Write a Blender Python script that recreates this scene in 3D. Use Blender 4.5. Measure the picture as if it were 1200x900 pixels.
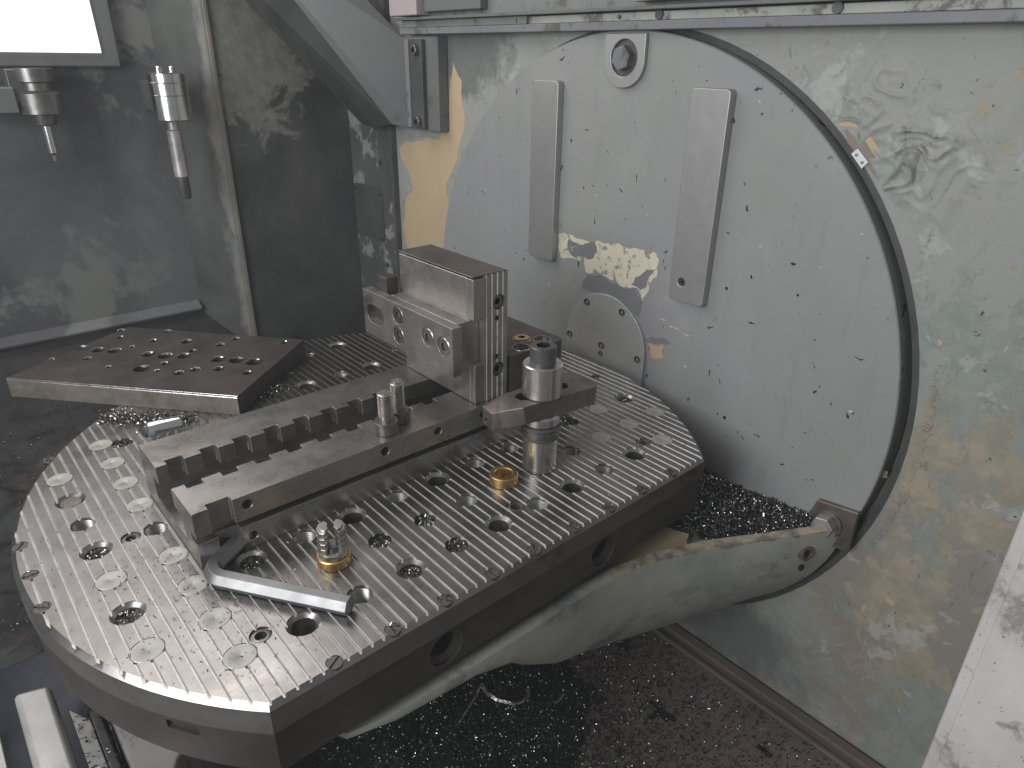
import bpy, bmesh, math, random
import numpy as np
from mathutils import Vector, Matrix
random.seed(7); rng = np.random.default_rng(7)
for o in list(bpy.data.objects): bpy.data.objects.remove(o)
S = bpy.context.scene
COL = S.collection
PI = math.pi
MM = 0.001            # everything below is written in millimetres, table centre = origin

# ------------------------------------------------------------------ camera
cd = bpy.data.cameras.new('camera'); cam = bpy.data.objects.new('camera', cd); COL.objects.link(cam)
cd.sensor_width = 36.0; cd.lens = 36.0*814.157/1200.0; cd.clip_start = 0.01; cd.clip_end = 60
a, b, c = [math.radians(v) for v in (-41.4827, 64.7117, 0.8214)]
cam.matrix_world = Matrix.Translation((-.3404, -.595, .3906)) @ (Matrix.Rotation(a, 4, 'Z') @ Matrix.Rotation(b, 4, 'X') @ Matrix.Rotation(c, 4, 'Z'))
S.camera = cam
# ------------------------------------------------------------------ world + lamps
W = bpy.data.worlds.new('World'); S.world = W; W.use_nodes = True
W.node_tree.nodes['Background'].inputs[0].default_value = (.93, .97, 1.0, 1)
W.node_tree.nodes['Background'].inputs[1].default_value = 0.17
def area(name, loc, target, sx, sy, power, col):
    l = bpy.data.lights.new(name, 'AREA'); l.shape = 'RECTANGLE'; l.size = sx*MM; l.size_y = sy*MM; l.energy = power; l.color = col
    o = bpy.data.objects.new(name, l); COL.objects.link(o)
    p = Vector(loc)*MM; o.location = p
    o.rotation_euler = (Vector(target)*MM - p).to_track_quat('-Z', 'Y').to_euler()
    return o
area('machine_roof_lamp', (-260, 500, 900), (-60, -60, 0), 820, 460, 4.2, (1, .955, .92))
area('door_opening_light', (-1200, -260, 560), (0, 0, 60), 800, 700, 15, (.97, .98, 1))
S.view_settings.view_transform = 'Standard'; S.view_settings.look = 'None'
S.view_settings.exposure = 0.15; S.view_settings.gamma = 1; S.view_settings.use_curve_mapping = False
S.render.engine = 'CYCLES'
S.cycles.use_denoising = True
S.render.resolution_x = 1024; S.render.resolution_y = 768

# ------------------------------------------------------------------ materials
class NT:
    def __init__(s, name):
        m = bpy.data.materials.new(name); m.use_nodes = True; s.m = m; s.t = m.node_tree; s.p = s.t.nodes['Principled BSDF']
        tc = s.t.nodes.new('ShaderNodeTexCoord'); s.co = tc.outputs['Object']
    def mapped(s, scale, loc=(0, 0, 0), rot=(0, 0, 0)):
        n = s.t.nodes.new('ShaderNodeMapping'); n.inputs['Scale'].default_value = scale; n.inputs['Location'].default_value = loc; n.inputs['Rotation'].default_value = rot
        s.t.links.new(s.co, n.inputs['Vector']); return n.outputs[0]
    def noise(s, scale, detail=5, rough=.6, dist=0, vec=None):
        n = s.t.nodes.new('ShaderNodeTexNoise'); n.inputs['Scale'].default_value = scale; n.inputs['Detail'].default_value = detail
        n.inputs['Roughness'].default_value = rough; n.inputs['Distortion'].default_value = dist
        s.t.links.new(vec or s.co, n.inputs['Vector']); return n.outputs['Fac']
    def ramp(s, fac, lo, hi, a=0., b=1.):
        n = s.t.nodes.new('ShaderNodeMapRange'); n.inputs['From Min'].default_value = lo; n.inputs['From Max'].default_value = hi
        n.inputs['To Min'].default_value = a; n.inputs['To Max'].default_value = b; s.t.links.new(fac, n.inputs['Value']); return n.outputs[0]
    def mix(s, fac, A, B):
        n = s.t.nodes.new('ShaderNodeMix'); n.data_type = 'RGBA'
        if isinstance(fac, float): n.inputs[0].default_value = fac
        else: s.t.links.new(fac, n.inputs[0])
        for i, v in ((6, A), (7, B)):
            if isinstance(v, tuple): n.inputs[i].default_value = (*v, 1)
            else: s.t.links.new(v, n.inputs[i])
        return n.outputs[2]
    def math(s, op, A, B=None):
        n = s.t.nodes.new('ShaderNodeMath'); n.operation = op
        for i, v in enumerate((A, B)):
            if v is None: continue
            if isinstance(v, (int, float)): n.inputs[i].default_value = v
            else: s.t.links.new(v, n.inputs[i])
        return n.outputs[0]
    def sep(s):
        n = s.t.nodes.new('ShaderNodeSeparateXYZ'); s.t.links.new(s.co, n.inputs[0]); return n.outputs
    def spot(s, axis1, axis2, p, r1, r2):
        """soft blob mask round a place given in mm on two object axes"""
        o = s.sep()
        u = s.math('DIVIDE', s.math('SUBTRACT', o[axis1], (p[0]-s.org[axis1])*MM), r1*MM)
        v = s.math('DIVIDE', s.math('SUBTRACT', o[axis2], (p[1]-s.org[axis2])*MM), r2*MM)
        d = s.math('SQRT', s.math('ADD', s.math('MULTIPLY', u, u), s.math('MULTIPLY', v, v)))
        return s.ramp(d, 1., 0.)
    def set(s, **k):
        for n, v in k.items():
            n = {'base': 'Base Color', 'rough': 'Roughness', 'metal': 'Metallic', 'coat': 'Coat Weight', 'spec': 'Specular IOR Level'}[n]
            if isinstance(v, tuple): s.p.inputs[n].default_value = (*v, 1)
            elif isinstance(v, (int, float)): s.p.inputs[n].default_value = v
            else: s.t.links.new(v, s.p.inputs[n])
        return s
    def bump(s, h, strength=.3, dist=.0005):
        n = s.t.nodes.new('ShaderNodeBump'); n.inputs['Strength'].default_value = strength; n.inputs['Distance'].default_value = dist
        s.t.links.new(h, n.inputs['Height']); 
        s.t.links.new(n.outputs[0], s.p.inputs['Normal']); return s

def steel(name, A, B, rough=(.3, .5), metal=.9, scale=35, brush=None, stain=None, bump=.12):
    n = NT(name); f = n.ramp(n.noise(scale, 7, .65, .4), .35, .68)
    base = n.mix(f, A, B)
    if brush:
        br = n.noise(60, 4, .6, 0, n.mapped(brush)); base = n.mix(n.ramp(br, .4, .62, 0., .35), base, tuple(min(1, v*1.6) for v in B))
    if stain:
        st = n.ramp(n.noise(scale*.35, 6, .7, .6), .55, .66); base = n.mix(st, base, stain)
    sc = n.noise(900, 3, .7)
    r = n.ramp(n.noise(scale*1.7, 5, .6), .3, .7, *rough)
    n.set(base=base, rough=r, metal=float(metal))
    h = br if brush else sc
    n.bump(h, bump, .0003); return n.m

def paint(name, A, B, rough=(.35, .6), scale=6, specks=0., C=None, Cs=14, bumpy=.15, Ct=.57):
    n = NT(name); f = n.ramp(n.noise(scale, 6, .6, .5), .35, .65)
    base = n.mix(f, A, B)
    if C: base = n.mix(n.ramp(n.noise(Cs, 9, .7, .3), Ct, Ct+.06), base, C)
    if specks: base = n.mix(n.ramp(n.noise(260, 2, .5), .70, .74, 0., specks), base, (.02, .02, .025))
    n.set(base=base, rough=n.ramp(n.noise(scale*4, 5), .3, .7, *rough), metal=0., spec=.4)
    n.bump(n.noise(220, 5, .7), bumpy, .0006); return n.m

# machined table top: grey ground steel with fine scratches; dark back area is oily film plus painted reflection
def table_mat():
    n = NT('ground_table_steel'); n.org = (0, 0, -74)
    f = n.ramp(n.noise(22, 8, .62, .5), .36, .66)
    base = n.mix(f, (.25, .235, .228), (.33, .312, .303))
    st = n.ramp(n.noise(9, 7, .7, .8), .54, .66, 0., .55); base = n.mix(st, base, (.20, .185, .172))
    oil_reflect = n.math('ADD', n.spot(0, 1, (60, 250), 360, 230), n.ramp(n.noise(12, 8, .7, .6), .3, .7, -.3, .3))  # oily film plus dark panel reflection painted into the base
    base = n.mix(n.ramp(oil_reflect, .18, .42, 0., .72), base, (.105, .095, .09))
    sp = n.ramp(n.noise(420, 3, .6), .68, .72, 0., .8); base = n.mix(sp, base, (.06, .055, .05))
    br = n.noise(70, 5, .65, 0, n.mapped((1, 26, 1)))
    n.set(base=base, metal=.94, rough=n.math('ADD', n.ramp(n.noise(30, 6), .3, .7, .25, .37), n.ramp(br, .3, .7, -.04, .06)))
    n.bump(br, .10, .0002); return n.m
M = {}
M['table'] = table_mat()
M['table_side'] = steel('shaded_oily_table_side', (.11, .10, .096), (.17, .156, .15), (.4, .6), .5, 16, stain=(.06, .05, .047), bump=.2)  # darker than the top: shade of the side faces put into the base
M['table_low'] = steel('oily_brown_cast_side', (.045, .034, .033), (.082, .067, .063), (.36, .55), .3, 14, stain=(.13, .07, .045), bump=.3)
def groove_mat():
    n = NT('highlit_groove_steel'); n.org = (0, 0, -74)
    base = n.mix(n.ramp(n.noise(60, 6), .35, .65), (.54, .525, .51), (.66, .645, .63))  # base lightened: light caught by the groove walls painted in
    oil_reflect = n.math('ADD', n.spot(0, 1, (60, 250), 360, 230), n.ramp(n.noise(12, 8, .7, .6), .3, .7, -.3, .3))  # same oily film and painted reflection carried across the grooves
    base = n.mix(n.ramp(oil_reflect, .12, .42, 0., .85), base, (.13, .12, .112))
    base = n.mix(n.ramp(n.noise(130, 5, .7), .60, .68, 0., .75), base, (.14, .13, .12))
    n.set(base=base, metal=.6, rough=.42); return n.m
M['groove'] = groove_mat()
M['plug'] = steel('dull_aluminium_plug', (.40, .39, .36), (.48, .465, .43), (.42, .58), .45, 90, bump=.1)
M['thread'] = steel('threaded_hole_steel', (.26, .25, .24), (.42, .41, .39), (.25, .4), .9, 60)
M['vise'] = steel('ground_vise_steel', (.28, .265, .252), (.36, .342, .325), (.24, .36), .88, 26, brush=(2, 30, 30), stain=(.20, .18, .165))
M['jaw'] = steel('jaw_steel', (.32, .302, .285), (.44, .42, .40), (.28, .44), .85, 24, brush=(30, 2, 30), stain=(.22, .20, .18))
M['jaw_top'] = steel('browned_jaw_steel', (.17, .14, .13), (.26, .23, .215), (.3, .45), .8, 30, stain=(.10, .08, .07))
M['dark_block'] = steel('dark_oiled_steel', (.085, .07, .065), (.14, .12, .112), (.32, .5), .6, 24, stain=(.05, .04, .04))
M['plate'] = steel('rusty_brown_plate', (.066, .055, .055), (.105, .092, .09), (.34, .52), .55, 18, stain=(.10, .075, .066), bump=.25)
M['plate_edge'] = steel('sawn_plate_edge', (.22, .195, .17), (.32, .285, .25), (.4, .55), .7, 30, stain=(.12, .1, .085))
M['strap'] = steel('brown_forged_steel', (.17, .148, .137), (.26, .23, .212), (.34, .5), .75, 40, stain=(.09, .075, .068), bump=.25)
M['turned'] = steel('turned_steel', (.50, .48, .46), (.55, .53, .505), (.24, .34), .95, 30, brush=(3, 3, .1), bump=.05)
M['screw'] = steel('black_oxide_screw', (.16, .155, .15), (.27, .26, .25), (.28, .42), .85, 60)
M['thread_bolt'] = steel('worn_bolt_steel', (.42, .40, .37), (.58, .55, .51), (.25, .38), .95, 80)
M['black'] = steel('blackened_steel', (.10, .10, .098), (.15, .148, .145), (.3, .45), .5, 60)
M['hollow'] = steel('shaded_hollow', (.012, .012, .012), (.025, .024, .023), (.3, .5), .2, 60)  # near-black base puts the shade inside sockets and dimples into the colour
M['brass'] = steel('brass', (.62, .42, .17), (.74, .53, .25), (.32, .45), 1., 60, stain=(.42, .26, .1))
M['bright'] = steel('polished_pin', (.8, .79, .78), (.88, .87, .86), (.1, .2), 1., 20, bump=.03)
M['bar'] = steel('bead_blasted_bar', (.40, .40, .395), (.43, .43, .425), (.40, .46), .7, 45, bump=.3)
M['cover'] = steel('brushed_cover', (.46, .47, .465), (.48, .49, .485), (.42, .48), .6, 12, brush=(3, 3, 30), bump=.05)
M['burr_glint'] = steel('bright_burr_glint', (.62, .60, .57), (.75, .73, .70), (.2, .35), 1., 60)
M['chip'] = steel('metal_swarf', (.07, .07, .07), (.55, .54, .52), (.12, .3), 1., 300)
M['chip_dark'] = steel('black_swarf', (.015, .015, .016), (.22, .215, .21), (.12, .35), .9, 260)
M['heap'] = steel('swarf_bed', (.008, .008, .009), (.03, .029, .028), (.4, .6), .3, 120, bump=.8)
def disc_mat():
    n = NT('grey_disc_paint')
    f = n.ramp(n.noise(5, 6, .6, .6), .36, .64)
    base = n.mix(f, (.285, .289, .283), (.272, .281, .268))
    base = n.mix(n.ramp(n.noise(2.2, 3), .5, .7, 0., .6), base, (.29, .29, .31))
    base = n.mix(n.ramp(n.noise(3.1, 4, .5, .5, n.mapped((1, 1, 1), (4, 2, 8))), .5, .66, 0., .6), base, (.25, .283, .262))
    base = n.mix(n.ramp(n.noise(2.6, 4, .5, .5, n.mapped((1, 1, 1), (7, 1, 3))), .52, .68, 0., .7), base, (.272, .268, .290))
    base = n.mix(n.ramp(n.noise(30, 8, .75), .60, .72, 0., .5), base, (.22, .225, .22))
    base = n.mix(n.ramp(n.noise(14, 9, .75, 0, n.mapped((1, 2.5, .5), (2, 8, 3))), .54, .68, 0., .5), base, (.215, .22, .212))
    base = n.mix(n.ramp(n.noise(6, 9, .72, .3, n.mapped((1, 1, 1), (5, 9, 1))), .56, .64, 0., .35), base, (.33, .335, .325))
    base = n.mix(n.ramp(n.noise(75, 2, .5, 1.), .71, .725), base, (.035, .037, .05))
    base = n.mix(n.ramp(n.noise(130, 2, .5, .5, n.mapped((1, 1, 1), (3, 5, 1))), .755, .77), base, (.62, .60, .55))
    base = n.mix(n.ramp(n.noise(40, 3, .5, 2, n.mapped((1, 1, .25), (1, 9, 4))), .70, .74, 0., .5), base, (.2, .2, .2))
    n.set(base=base, rough=n.ramp(n.noise(18, 6), .3, .7, .36, .56), metal=.05, spec=.45)
    n.bump(n.noise(160, 6, .7), .12, .0005); return n.m
M['disc'] = disc_mat()
def wall_mat():
    n = NT('old_machine_wall_paint'); n.org = (372, -200, -378)
    f = n.ramp(n.noise(4.5, 6, .6, .7), .36, .64)
    base = n.mix(f, (.30, .317, .292), (.305, .308, .296))
    base = n.mix(n.ramp(n.noise(9, 8, .65, .8), .52, .66, 0., .75), base, (.25, .285, .255))
    base = n.mix(n.ramp(n.noise(26, 8, .72, .5), .57, .66, 0., .6), base, (.22, .225, .215))
    # worn, brown-stained area low on the right, peeled to undercoat in places
    low = n.spot(1, 2, (-440, -150), 210, 330)
    base = n.mix(n.math('MULTIPLY', n.ramp(n.math('ADD', low, n.ramp(n.noise(16, 9, .68, .6), .3, .7, -.3, .3)), .35, .6), .8), base, (.245, .215, .185))
    for (py_, pz_, ry_, rz_, k_) in ((-455, 0, 75, 110, 2), (-432, -160, 60, 70, 5), (-470, -230, 60, 70, 9), (-415, 60, 30, 90, 12), (-440, -90, 50, 60, 15)):
        sp_ = n.spot(1, 2, (py_, pz_), ry_, rz_)
        q_ = n.math('ADD', sp_, n.ramp(n.noise(17, 10, .68, .7, n.mapped((1, 1, 1), (k_, 4, 7))), .3, .7, -.62, .42))
        base = n.mix(n.ramp(q_, .22, .27, 0., .9), base, n.mix(n.ramp(n.noise(34, 6, .7), .42, .58), (.36, .31, .235), (.27, .255, .20)))
    ed = n.math('ADD', n.spot(2, 2, (-400, -400), 80, 80), n.ramp(n.noise(22, 9, .7, .4), .3, .7, -.5, .4))
    base = n.mix(n.ramp(ed, .35, .5, 0., .9), base, (.37, .30, .20))
    scl = n.ramp(n.noise(7, 10, .74, .4, n.mapped((1, 1, 1), (3, 3, 9))), .53, .55)
    base = n.mix(n.math('MULTIPLY', scl, .8), base, n.mix(n.ramp(n.noise(40, 6, .7), .4, .6), (.215, .25, .222), (.275, .305, .275)))
    lt = n.ramp(n.noise(10, 10, .74, .5, n.mapped((1, 1, 1), (1, 7, 3))), .58, .60, 0., .6)
    base = n.mix(lt, base, (.42, .43, .405))
    scr_ = n.ramp(n.noise(33, 5, .7, 1.5, n.mapped((1, 1, .4), (9, 3, 2))), .66, .70, 0., .6)
    base = n.mix(scr_, base, (.12, .125, .12))
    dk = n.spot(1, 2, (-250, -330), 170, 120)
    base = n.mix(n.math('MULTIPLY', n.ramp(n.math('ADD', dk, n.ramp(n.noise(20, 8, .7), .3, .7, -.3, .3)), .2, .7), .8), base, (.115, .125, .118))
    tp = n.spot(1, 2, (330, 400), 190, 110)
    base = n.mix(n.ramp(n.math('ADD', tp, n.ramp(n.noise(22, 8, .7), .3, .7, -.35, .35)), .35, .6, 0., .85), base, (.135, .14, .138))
    base = n.mix(n.ramp(n.noise(120, 2, .5, .6), .72, .75, 0., .85), base, (.05, .05, .05))
    n.set(base=base, rough=n.ramp(n.noise(16, 6), .3, .7, .42, .66), metal=0., spec=.35)
    n.bump(n.math('ADD', n.math('ADD', n.noise(90, 7, .7), n.math('MULTIPLY', scl, -.5)), n.math('MULTIPLY', n.noise(14, 8, .7, .8), 2.)), .4, .0012); return n.m
M['wall'] = wall_mat()
M['blister'] = paint('wrinkled_wall_paint', (.27, .295, .265), (.31, .33, .315), (.35, .55), 12, 0, (.22, .25, .22), 24, .3)
M['cream'] = paint('cream_filler', (.50, .385, .24), (.45, .355, .235), (.5, .7), 14, .0, (.46, .36, .24), 18, .2)
M['white_filler'] = paint('pale_filler', (.64, .60, .47), (.58, .53, .41), (.5, .7), 30, .5, (.25, .245, .235), 60, .4, .525)
M['bare'] = paint('bare_primer_grey', (.165, .17, .18), (.195, .195, .20), (.5, .7), 20, .3, (.36, .34, .29), 50, .3, .6)
M['tan'] = paint('tan_undercoat', (.25, .205, .17), (.22, .19, .165), (.5, .7), 20, .2, None, 20, .2)
def arm_mat():
    n = NT('casting_paint'); n.org = (360, 0, 32)
    base = n.mix(n.ramp(n.noise(8, 7, .65, .6), .35, .65), (.42, .42, .37), (.33, .345, .30))
    base = n.mix(n.ramp(n.noise(13, 8, .7, .4), .52, .62, 0., .8), base, (.17, .175, .165))
    base = n.mix(n.ramp(n.noise(5, 6, .7, .4, n.mapped((1, 1, 1), (4, 4, 2))), .5, .62, 0., .75), base, (.25, .285, .245))
    base = n.mix(n.ramp(n.noise(40, 8, .7, .6), .63, .68, 0., .8), base, (.33, .31, .25))
    e = n.math('ADD', n.spot(2, 2, (-78, -78), 17, 17), n.ramp(n.noise(28, 9, .7, .4), .3, .7, -.55, .42))
    base = n.mix(n.math('MULTIPLY', n.ramp(e, .42, .5, 0., .95), n.ramp(n.sep()[0], -.29, -.23)), base, n.mix(n.ramp(n.noise(45, 6, .7), .42, .58), (.46, .38, .28), (.17, .15, .135)))
    base = n.mix(n.ramp(n.noise(240, 3, .6), .69, .72, 0., .8), base, (.04, .04, .04))
    n.set(base=base, rough=n.ramp(n.noise(20, 5), .3, .7, .42, .66), metal=0., spec=.35); n.bump(n.noise(90, 7, .7), .35, .001); return n.m
M['arm'] = arm_mat()
M['seal'] = steel('grey_rubber_seal', (.05, .05, .05), (.075, .075, .075), (.45, .6), 0., 40)
M['gap'] = steel('dark_gap', (.008, .008, .008), (.015, .015, .015), (.6, .8), 0., 40)
def panel_mat():
    n = NT('stained_dark_panel'); n.org = (240, 690, -378)
    f = n.ramp(n.noise(7, 7, .62, .7), .36, .66)
    base = n.mix(f, (.052, .055, .055), (.10, .104, .102))
    up = n.spot(0, 2, (190, 430), 160, 270)
    g = n.ramp(n.math('ADD', up, n.ramp(n.noise(17, 9, .7, .6), .3, .7, -.35, .3)), .3, .42, 0., .92)
    base = n.mix(g, base, n.mix(n.ramp(n.noise(50, 6, .7), .4, .6), (.19, .195, .165), (.27, .27, .23)))
    base = n.mix(n.ramp(n.noise(11, 7, .7, 1., n.mapped((1, 1, .3))), .60, .72, 0., .45), base, (.15, .16, .16))
    base = n.mix(n.ramp(n.noise(21, 7, .7), .64, .72, 0., .7), base, (.025, .022, .022))
    n.set(base=base, rough=n.ramp(n.noise(10, 6), .3, .7, .32, .55), metal=.15)
    n.bump(n.noise(40, 7, .7), .2, .0008); return n.m
M['panel'] = panel_mat()
M['strip'] = paint('worn_grey_green_strip', (.10, .105, .10), (.07, .075, .075), (.4, .6), 9, .5, (.25, .265, .24), 14, .3, .53)
def post_mat():
    n = NT('worn_post_paint'); n.org = (80, 740, -378)
    base = n.mix(n.ramp(n.noise(7, 7, .65, .6), .35, .65), (.055, .058, .056), (.10, .105, .098))
    e = n.spot(0, 1, (124, 690), 34, 60)
    base = n.mix(n.ramp(n.math('ADD', e, n.ramp(n.noise(15, 9, .7, .5, n.mapped((1, 1, .35))), .3, .7, -.45, .4)), .3, .55, 0., .85), base, n.mix(n.ramp(n.noise(24, 6, .7), .45, .6), (.20, .205, .19), (.27, .235, .19)))
    n.set(base=base, rough=n.ramp(n.noise(12, 5), .3, .7, .45, .7), metal=0., spec=.3); n.bump(n.noise(60, 7, .7), .3, .001); return n.m
M['post'] = post_mat()
M['duct'] = paint('grey_sheet_metal', (.155, .16, .158), (.13, .135, .135), (.35, .55), 7, .2, (.10, .105, .105), 16, .2)
M['back'] = paint('dark_sheet_wall', (.062, .062, .07), (.14, .142, .15), (.4, .6), 4, .3, (.17, .175, .165), 6, .3, .53)
M['rail'] = paint('blue_grey_rail', (.17, .18, .195), (.20, .205, .21), (.35, .5), 12, .6, (.10, .10, .096), 22, .4, .53)
M['rail_pale'] = paint('pale_flaking_strip', (.42, .425, .39), (.32, .33, .30), (.45, .6), 18, .8, (.15, .145, .13), 26, .5, .52)
M['upper'] = paint('upper_cover_grey', (.22, .23, .215), (.17, .178, .17), (.4, .6), 8, .6, (.12, .12, .115), 20, .3, .53)
M['pink'] = paint('pale_mauve_plastic', (.42, .36, .37), (.38, .33, .34), (.4, .6), 10, .1)
M['white_tag'] = paint('white_tag', (.72, .72, .76), (.68, .68, .72), (.3, .4), 40)
M['door'] = paint('grimy_white_door_post', (.56, .535, .52), (.42, .40, .39), (.4, .6), 12, .6, (.26, .25, .24), 20, .4, .54)
M['floor'] = paint('oily_tray_floor', (.17, .135, .127), (.12, .098, .093), (.3, .55), 8, .6, (.20, .155, .14), 11, .3)
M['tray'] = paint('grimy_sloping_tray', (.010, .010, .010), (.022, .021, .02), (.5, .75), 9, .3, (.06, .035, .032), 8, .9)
M['navy'] = steel('dark_glossy_cover', (.035, .038, .05), (.055, .058, .072), (.14, .28), .6, 10)
M['pale_metal'] = steel('pale_scraped_metal', (.46, .445, .43), (.60, .585, .57), (.3, .5), .6, 22, stain=(.30, .285, .27))
M['casting'] = paint('pale_casting', (.30, .285, .27), (.25, .24, .225), (.4, .6), 12, .4, (.14, .12, .11), 24, .3)
M['probe'] = steel('chrome_probe', (.7, .69, .68), (.8, .79, .78), (.14, .24), 1., 20)
def glow_mat():
    n = NT('lit_diffuser'); n.set(base=(.8, .8, .8), rough=.5)
    n.p.inputs['Emission Color'].default_value = (1, 1, .96, 1); n.p.inputs['Emission Strength'].default_value = .95; return n.m
M['glow'] = glow_mat()

# ------------------------------------------------------------------ mesh building
class MB:
    def __init__(s): s.bm = bmesh.new(); s.slot = 0
    def _f(s, vs):
        try: f = s.bm.faces.new(vs); f.material_index = s.slot; return f
        except ValueError: return None
    def prism(s, poly, z0, z1, axis='z'):
        """poly of (u,v): axis z -> (x,y); x -> (y,z); y -> (x,z)"""
        def P(p, h): return {'z': (p[0], p[1], h), 'x': (h, p[0], p[1]), 'y': (p[0], h, p[1])}[axis]
        A = [s.bm.verts.new(P(p, z0)) for p in poly]; B = [s.bm.verts.new(P(p, z1)) for p in poly]
        n = len(poly)
        s._f(A[::-1]); s._f(B)
        for i in range(n): s._f([A[i], A[(i+1) % n], B[(i+1) % n], B[i]])
        return s
    def box(s, x0, x1, y0, y1, z0, z1): return s.prism([(x0, y0), (x1, y0), (x1, y1), (x0, y1)], z0, z1)
    def lathe(s, prof, c=(0, 0, 0), axis='z', seg=28, close=True, phase=0):
        """prof: list of (radius, height); caps added where the ends do not reach r=0"""
        rings = []
        for r, h in prof:
            if r <= 1e-6: rings.append([s.bm.verts.new(s._ax(0, 0, h, c, axis))]); continue
            rings.append([s.bm.verts.new(s._ax(r*math.cos(phase+2*PI*i/seg), r*math.sin(phase+2*PI*i/seg), h, c, axis)) for i in range(seg)])
        for A, B in zip(rings, rings[1:]):
            for i in range(seg):
                j = (i+1) % seg
                if len(A) == 1: s._f([A[0], B[j], B[i]])
                elif len(B) == 1: s._f([A[i], A[j], B[0]])
                else: s._f([A[i], A[j], B[j], B[i]])
        if close:
            if len(rings[0]) > 1: s._f(rings[0][::-1])
            if len(rings[-1]) > 1: s._f(rings[-1])
        return s
    def _ax(s, u, v, h, c, axis):
        if axis == 'z': p = (u, v, h)
        elif axis == 'x': p = (h, u, v)
        elif axis == '-x': p = (-h, u, -v)
        elif axis == 'y': p = (u, h, v)
        elif axis == '-y': p = (u, -h, v)
        else: # arbitrary vector
            q = Vector((0, 0, 1)).rotation_difference(Vector(axis).normalized()); p = q @ Vector((u, v, h))
        return (c[0]+p[0], c[1]+p[1], c[2]+p[2])
    def cyl(s, c, r, h, axis='z', seg=28, ch=0, phase=0):
        pr = [(r, 0), (r, h)] if not ch else [(r-ch, 0), (r, ch), (r, h-ch), (r-ch, h)]
        return s.lathe(pr, c, axis, seg, phase=phase)
    def hull(s, pts):
        vs = [s.bm.verts.new(p) for p in pts]; r = bmesh.ops.convex_hull(s.bm, input=vs)
        bmesh.ops.delete(s.bm, geom=[v for v in r['geom_interior'] if isinstance(v, bmesh.types.BMVert)], context='VERTS')
        for f in s.bm.faces: pass
        return s
    def raw(s, vs, fs):
        V = [s.bm.verts.new(v) for v in vs]
        for f in fs: s._f([V[i] for i in f])
        return s
    def build(s, name, mat, parent=None, bevel=0, smooth=True, keep=None, seg=2, angle=35):
        if not isinstance(mat, (list, tuple)) and any(f.material_index == 1 for f in s.bm.faces): mat = [mat, M['hollow']]
        bmesh.ops.recalc_face_normals(s.bm, faces=s.bm.faces[:])
        me = bpy.data.meshes.new(name)
        org = Vector(parent['org']) if parent is not None and 'org' in parent else Vector((0, 0, 0))
        for v in s.bm.verts: v.co = (v.co - org)*MM
        s.bm.to_mesh(me); s.bm.free()
        for m in (mat if isinstance(mat, (list, tuple)) else [mat]): me.materials.append(m)
        o = bpy.data.objects.new(name, me); COL.objects.link(o)
        if parent is not None: o.parent = parent
        if smooth:
            me.polygons.foreach_set('use_smooth', [True]*len(me.polygons)); me.set_sharp_from_angle(angle=math.radians(angle))
        if bevel: bevelize(o, bevel, seg)
        return o
def bevelize(o, w, seg=2, ang=40):
    m = o.modifiers.new('bevel', 'BEVEL'); m.width = w*MM; m.segments = seg; m.limit_method = 'ANGLE'; m.angle_limit = math.radians(ang)
    m.harden_normals = True
def cut(o, mbs, use_self=False):
    """boolean subtraction, applied at once"""
    tmp = []
    for mb in mbs:
        c = mb.build('cutter', list(o.data.materials), o.parent, smooth=False); tmp.append(c)
        m = o.modifiers.new('cut', 'BOOLEAN'); m.operation = 'DIFFERENCE'; m.object = c; m.solver = 'EXACT'; m.use_self = use_self
    dg = bpy.context.evaluated_depsgraph_get(); me = bpy.data.meshes.new_from_object(o.evaluated_get(dg), depsgraph=dg)
    old = o.data; o.modifiers.clear(); o.data = me; me.name = old.name
    if not len(me.materials): me.materials.append(old.materials[0])
    for c in tmp: d = c.data; bpy.data.objects.remove(c); bpy.data.meshes.remove(d)
    me.polygons.foreach_set('use_smooth', [True]*len(me.polygons)); me.set_sharp_from_angle(angle=math.radians(30))
    return o
def thing(name, label, cat, loc=(0, 0, 0), rz=0, group=None, local=False):
    o = bpy.data.objects.new(name, None); COL.objects.link(o); o.location = Vector(loc)*MM; o.rotation_euler = (0, 0, rz)
    o.empty_display_size = .02
    o['label'] = label; o['category'] = cat
    if group: o['group'] = group
    o['org'] = (0., 0., 0.) if local else tuple(float(v) for v in loc)
    return o
def tag(o, label, cat, group=None):
    o['label'] = label; o['category'] = cat
    if group: o['group'] = group
    return o
def jagged(poly, depth=3, amp=.16, seed=0):
    r = random.Random(seed); P = list(poly)
    for d in range(depth):
        Q = []
        for i in range(len(P)):
            p, q = P[i], P[(i+1) % len(P)]; L = math.hypot(q[0]-p[0], q[1]-p[1]); k = r.uniform(-amp, amp)
            Q += [p, ((p[0]+q[0])/2 - (q[1]-p[1])*k, (p[1]+q[1])/2 + (q[0]-p[0])*k)]
        P = Q
    return P
def sheet(poly, x, t=.25, seed=0, depth=3, amp=.16):
    """thin paint layer lying on a wall whose face is at x, standing t proud of it (towards -x)"""
    from mathutils.geometry import delaunay_2d_cdt
    P = jagged(poly, depth, amp, seed); n = len(P)
    vs, _, fs, *_r = delaunay_2d_cdt([Vector(p) for p in P], [(i, (i+1) % n) for i in range(n)], [list(range(n))], 1, 1e-4)
    mb = MB(); T = [mb.bm.verts.new((x-t, v[0], v[1])) for v in vs]; B = [mb.bm.verts.new((x-.02, v[0], v[1])) for v in vs]
    cnt = {}
    for f in fs:
        mb._f([T[k] for k in f])
        for a_, b_ in zip(f, f[1:]+f[:1]): cnt[frozenset((a_, b_))] = cnt.get(frozenset((a_, b_)), 0)+1
    for e in [tuple(k) for k, c_ in cnt.items() if c_ == 1]: mb._f([T[e[0]], T[e[1]], B[e[1]], B[e[0]]])
    return mb
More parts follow.
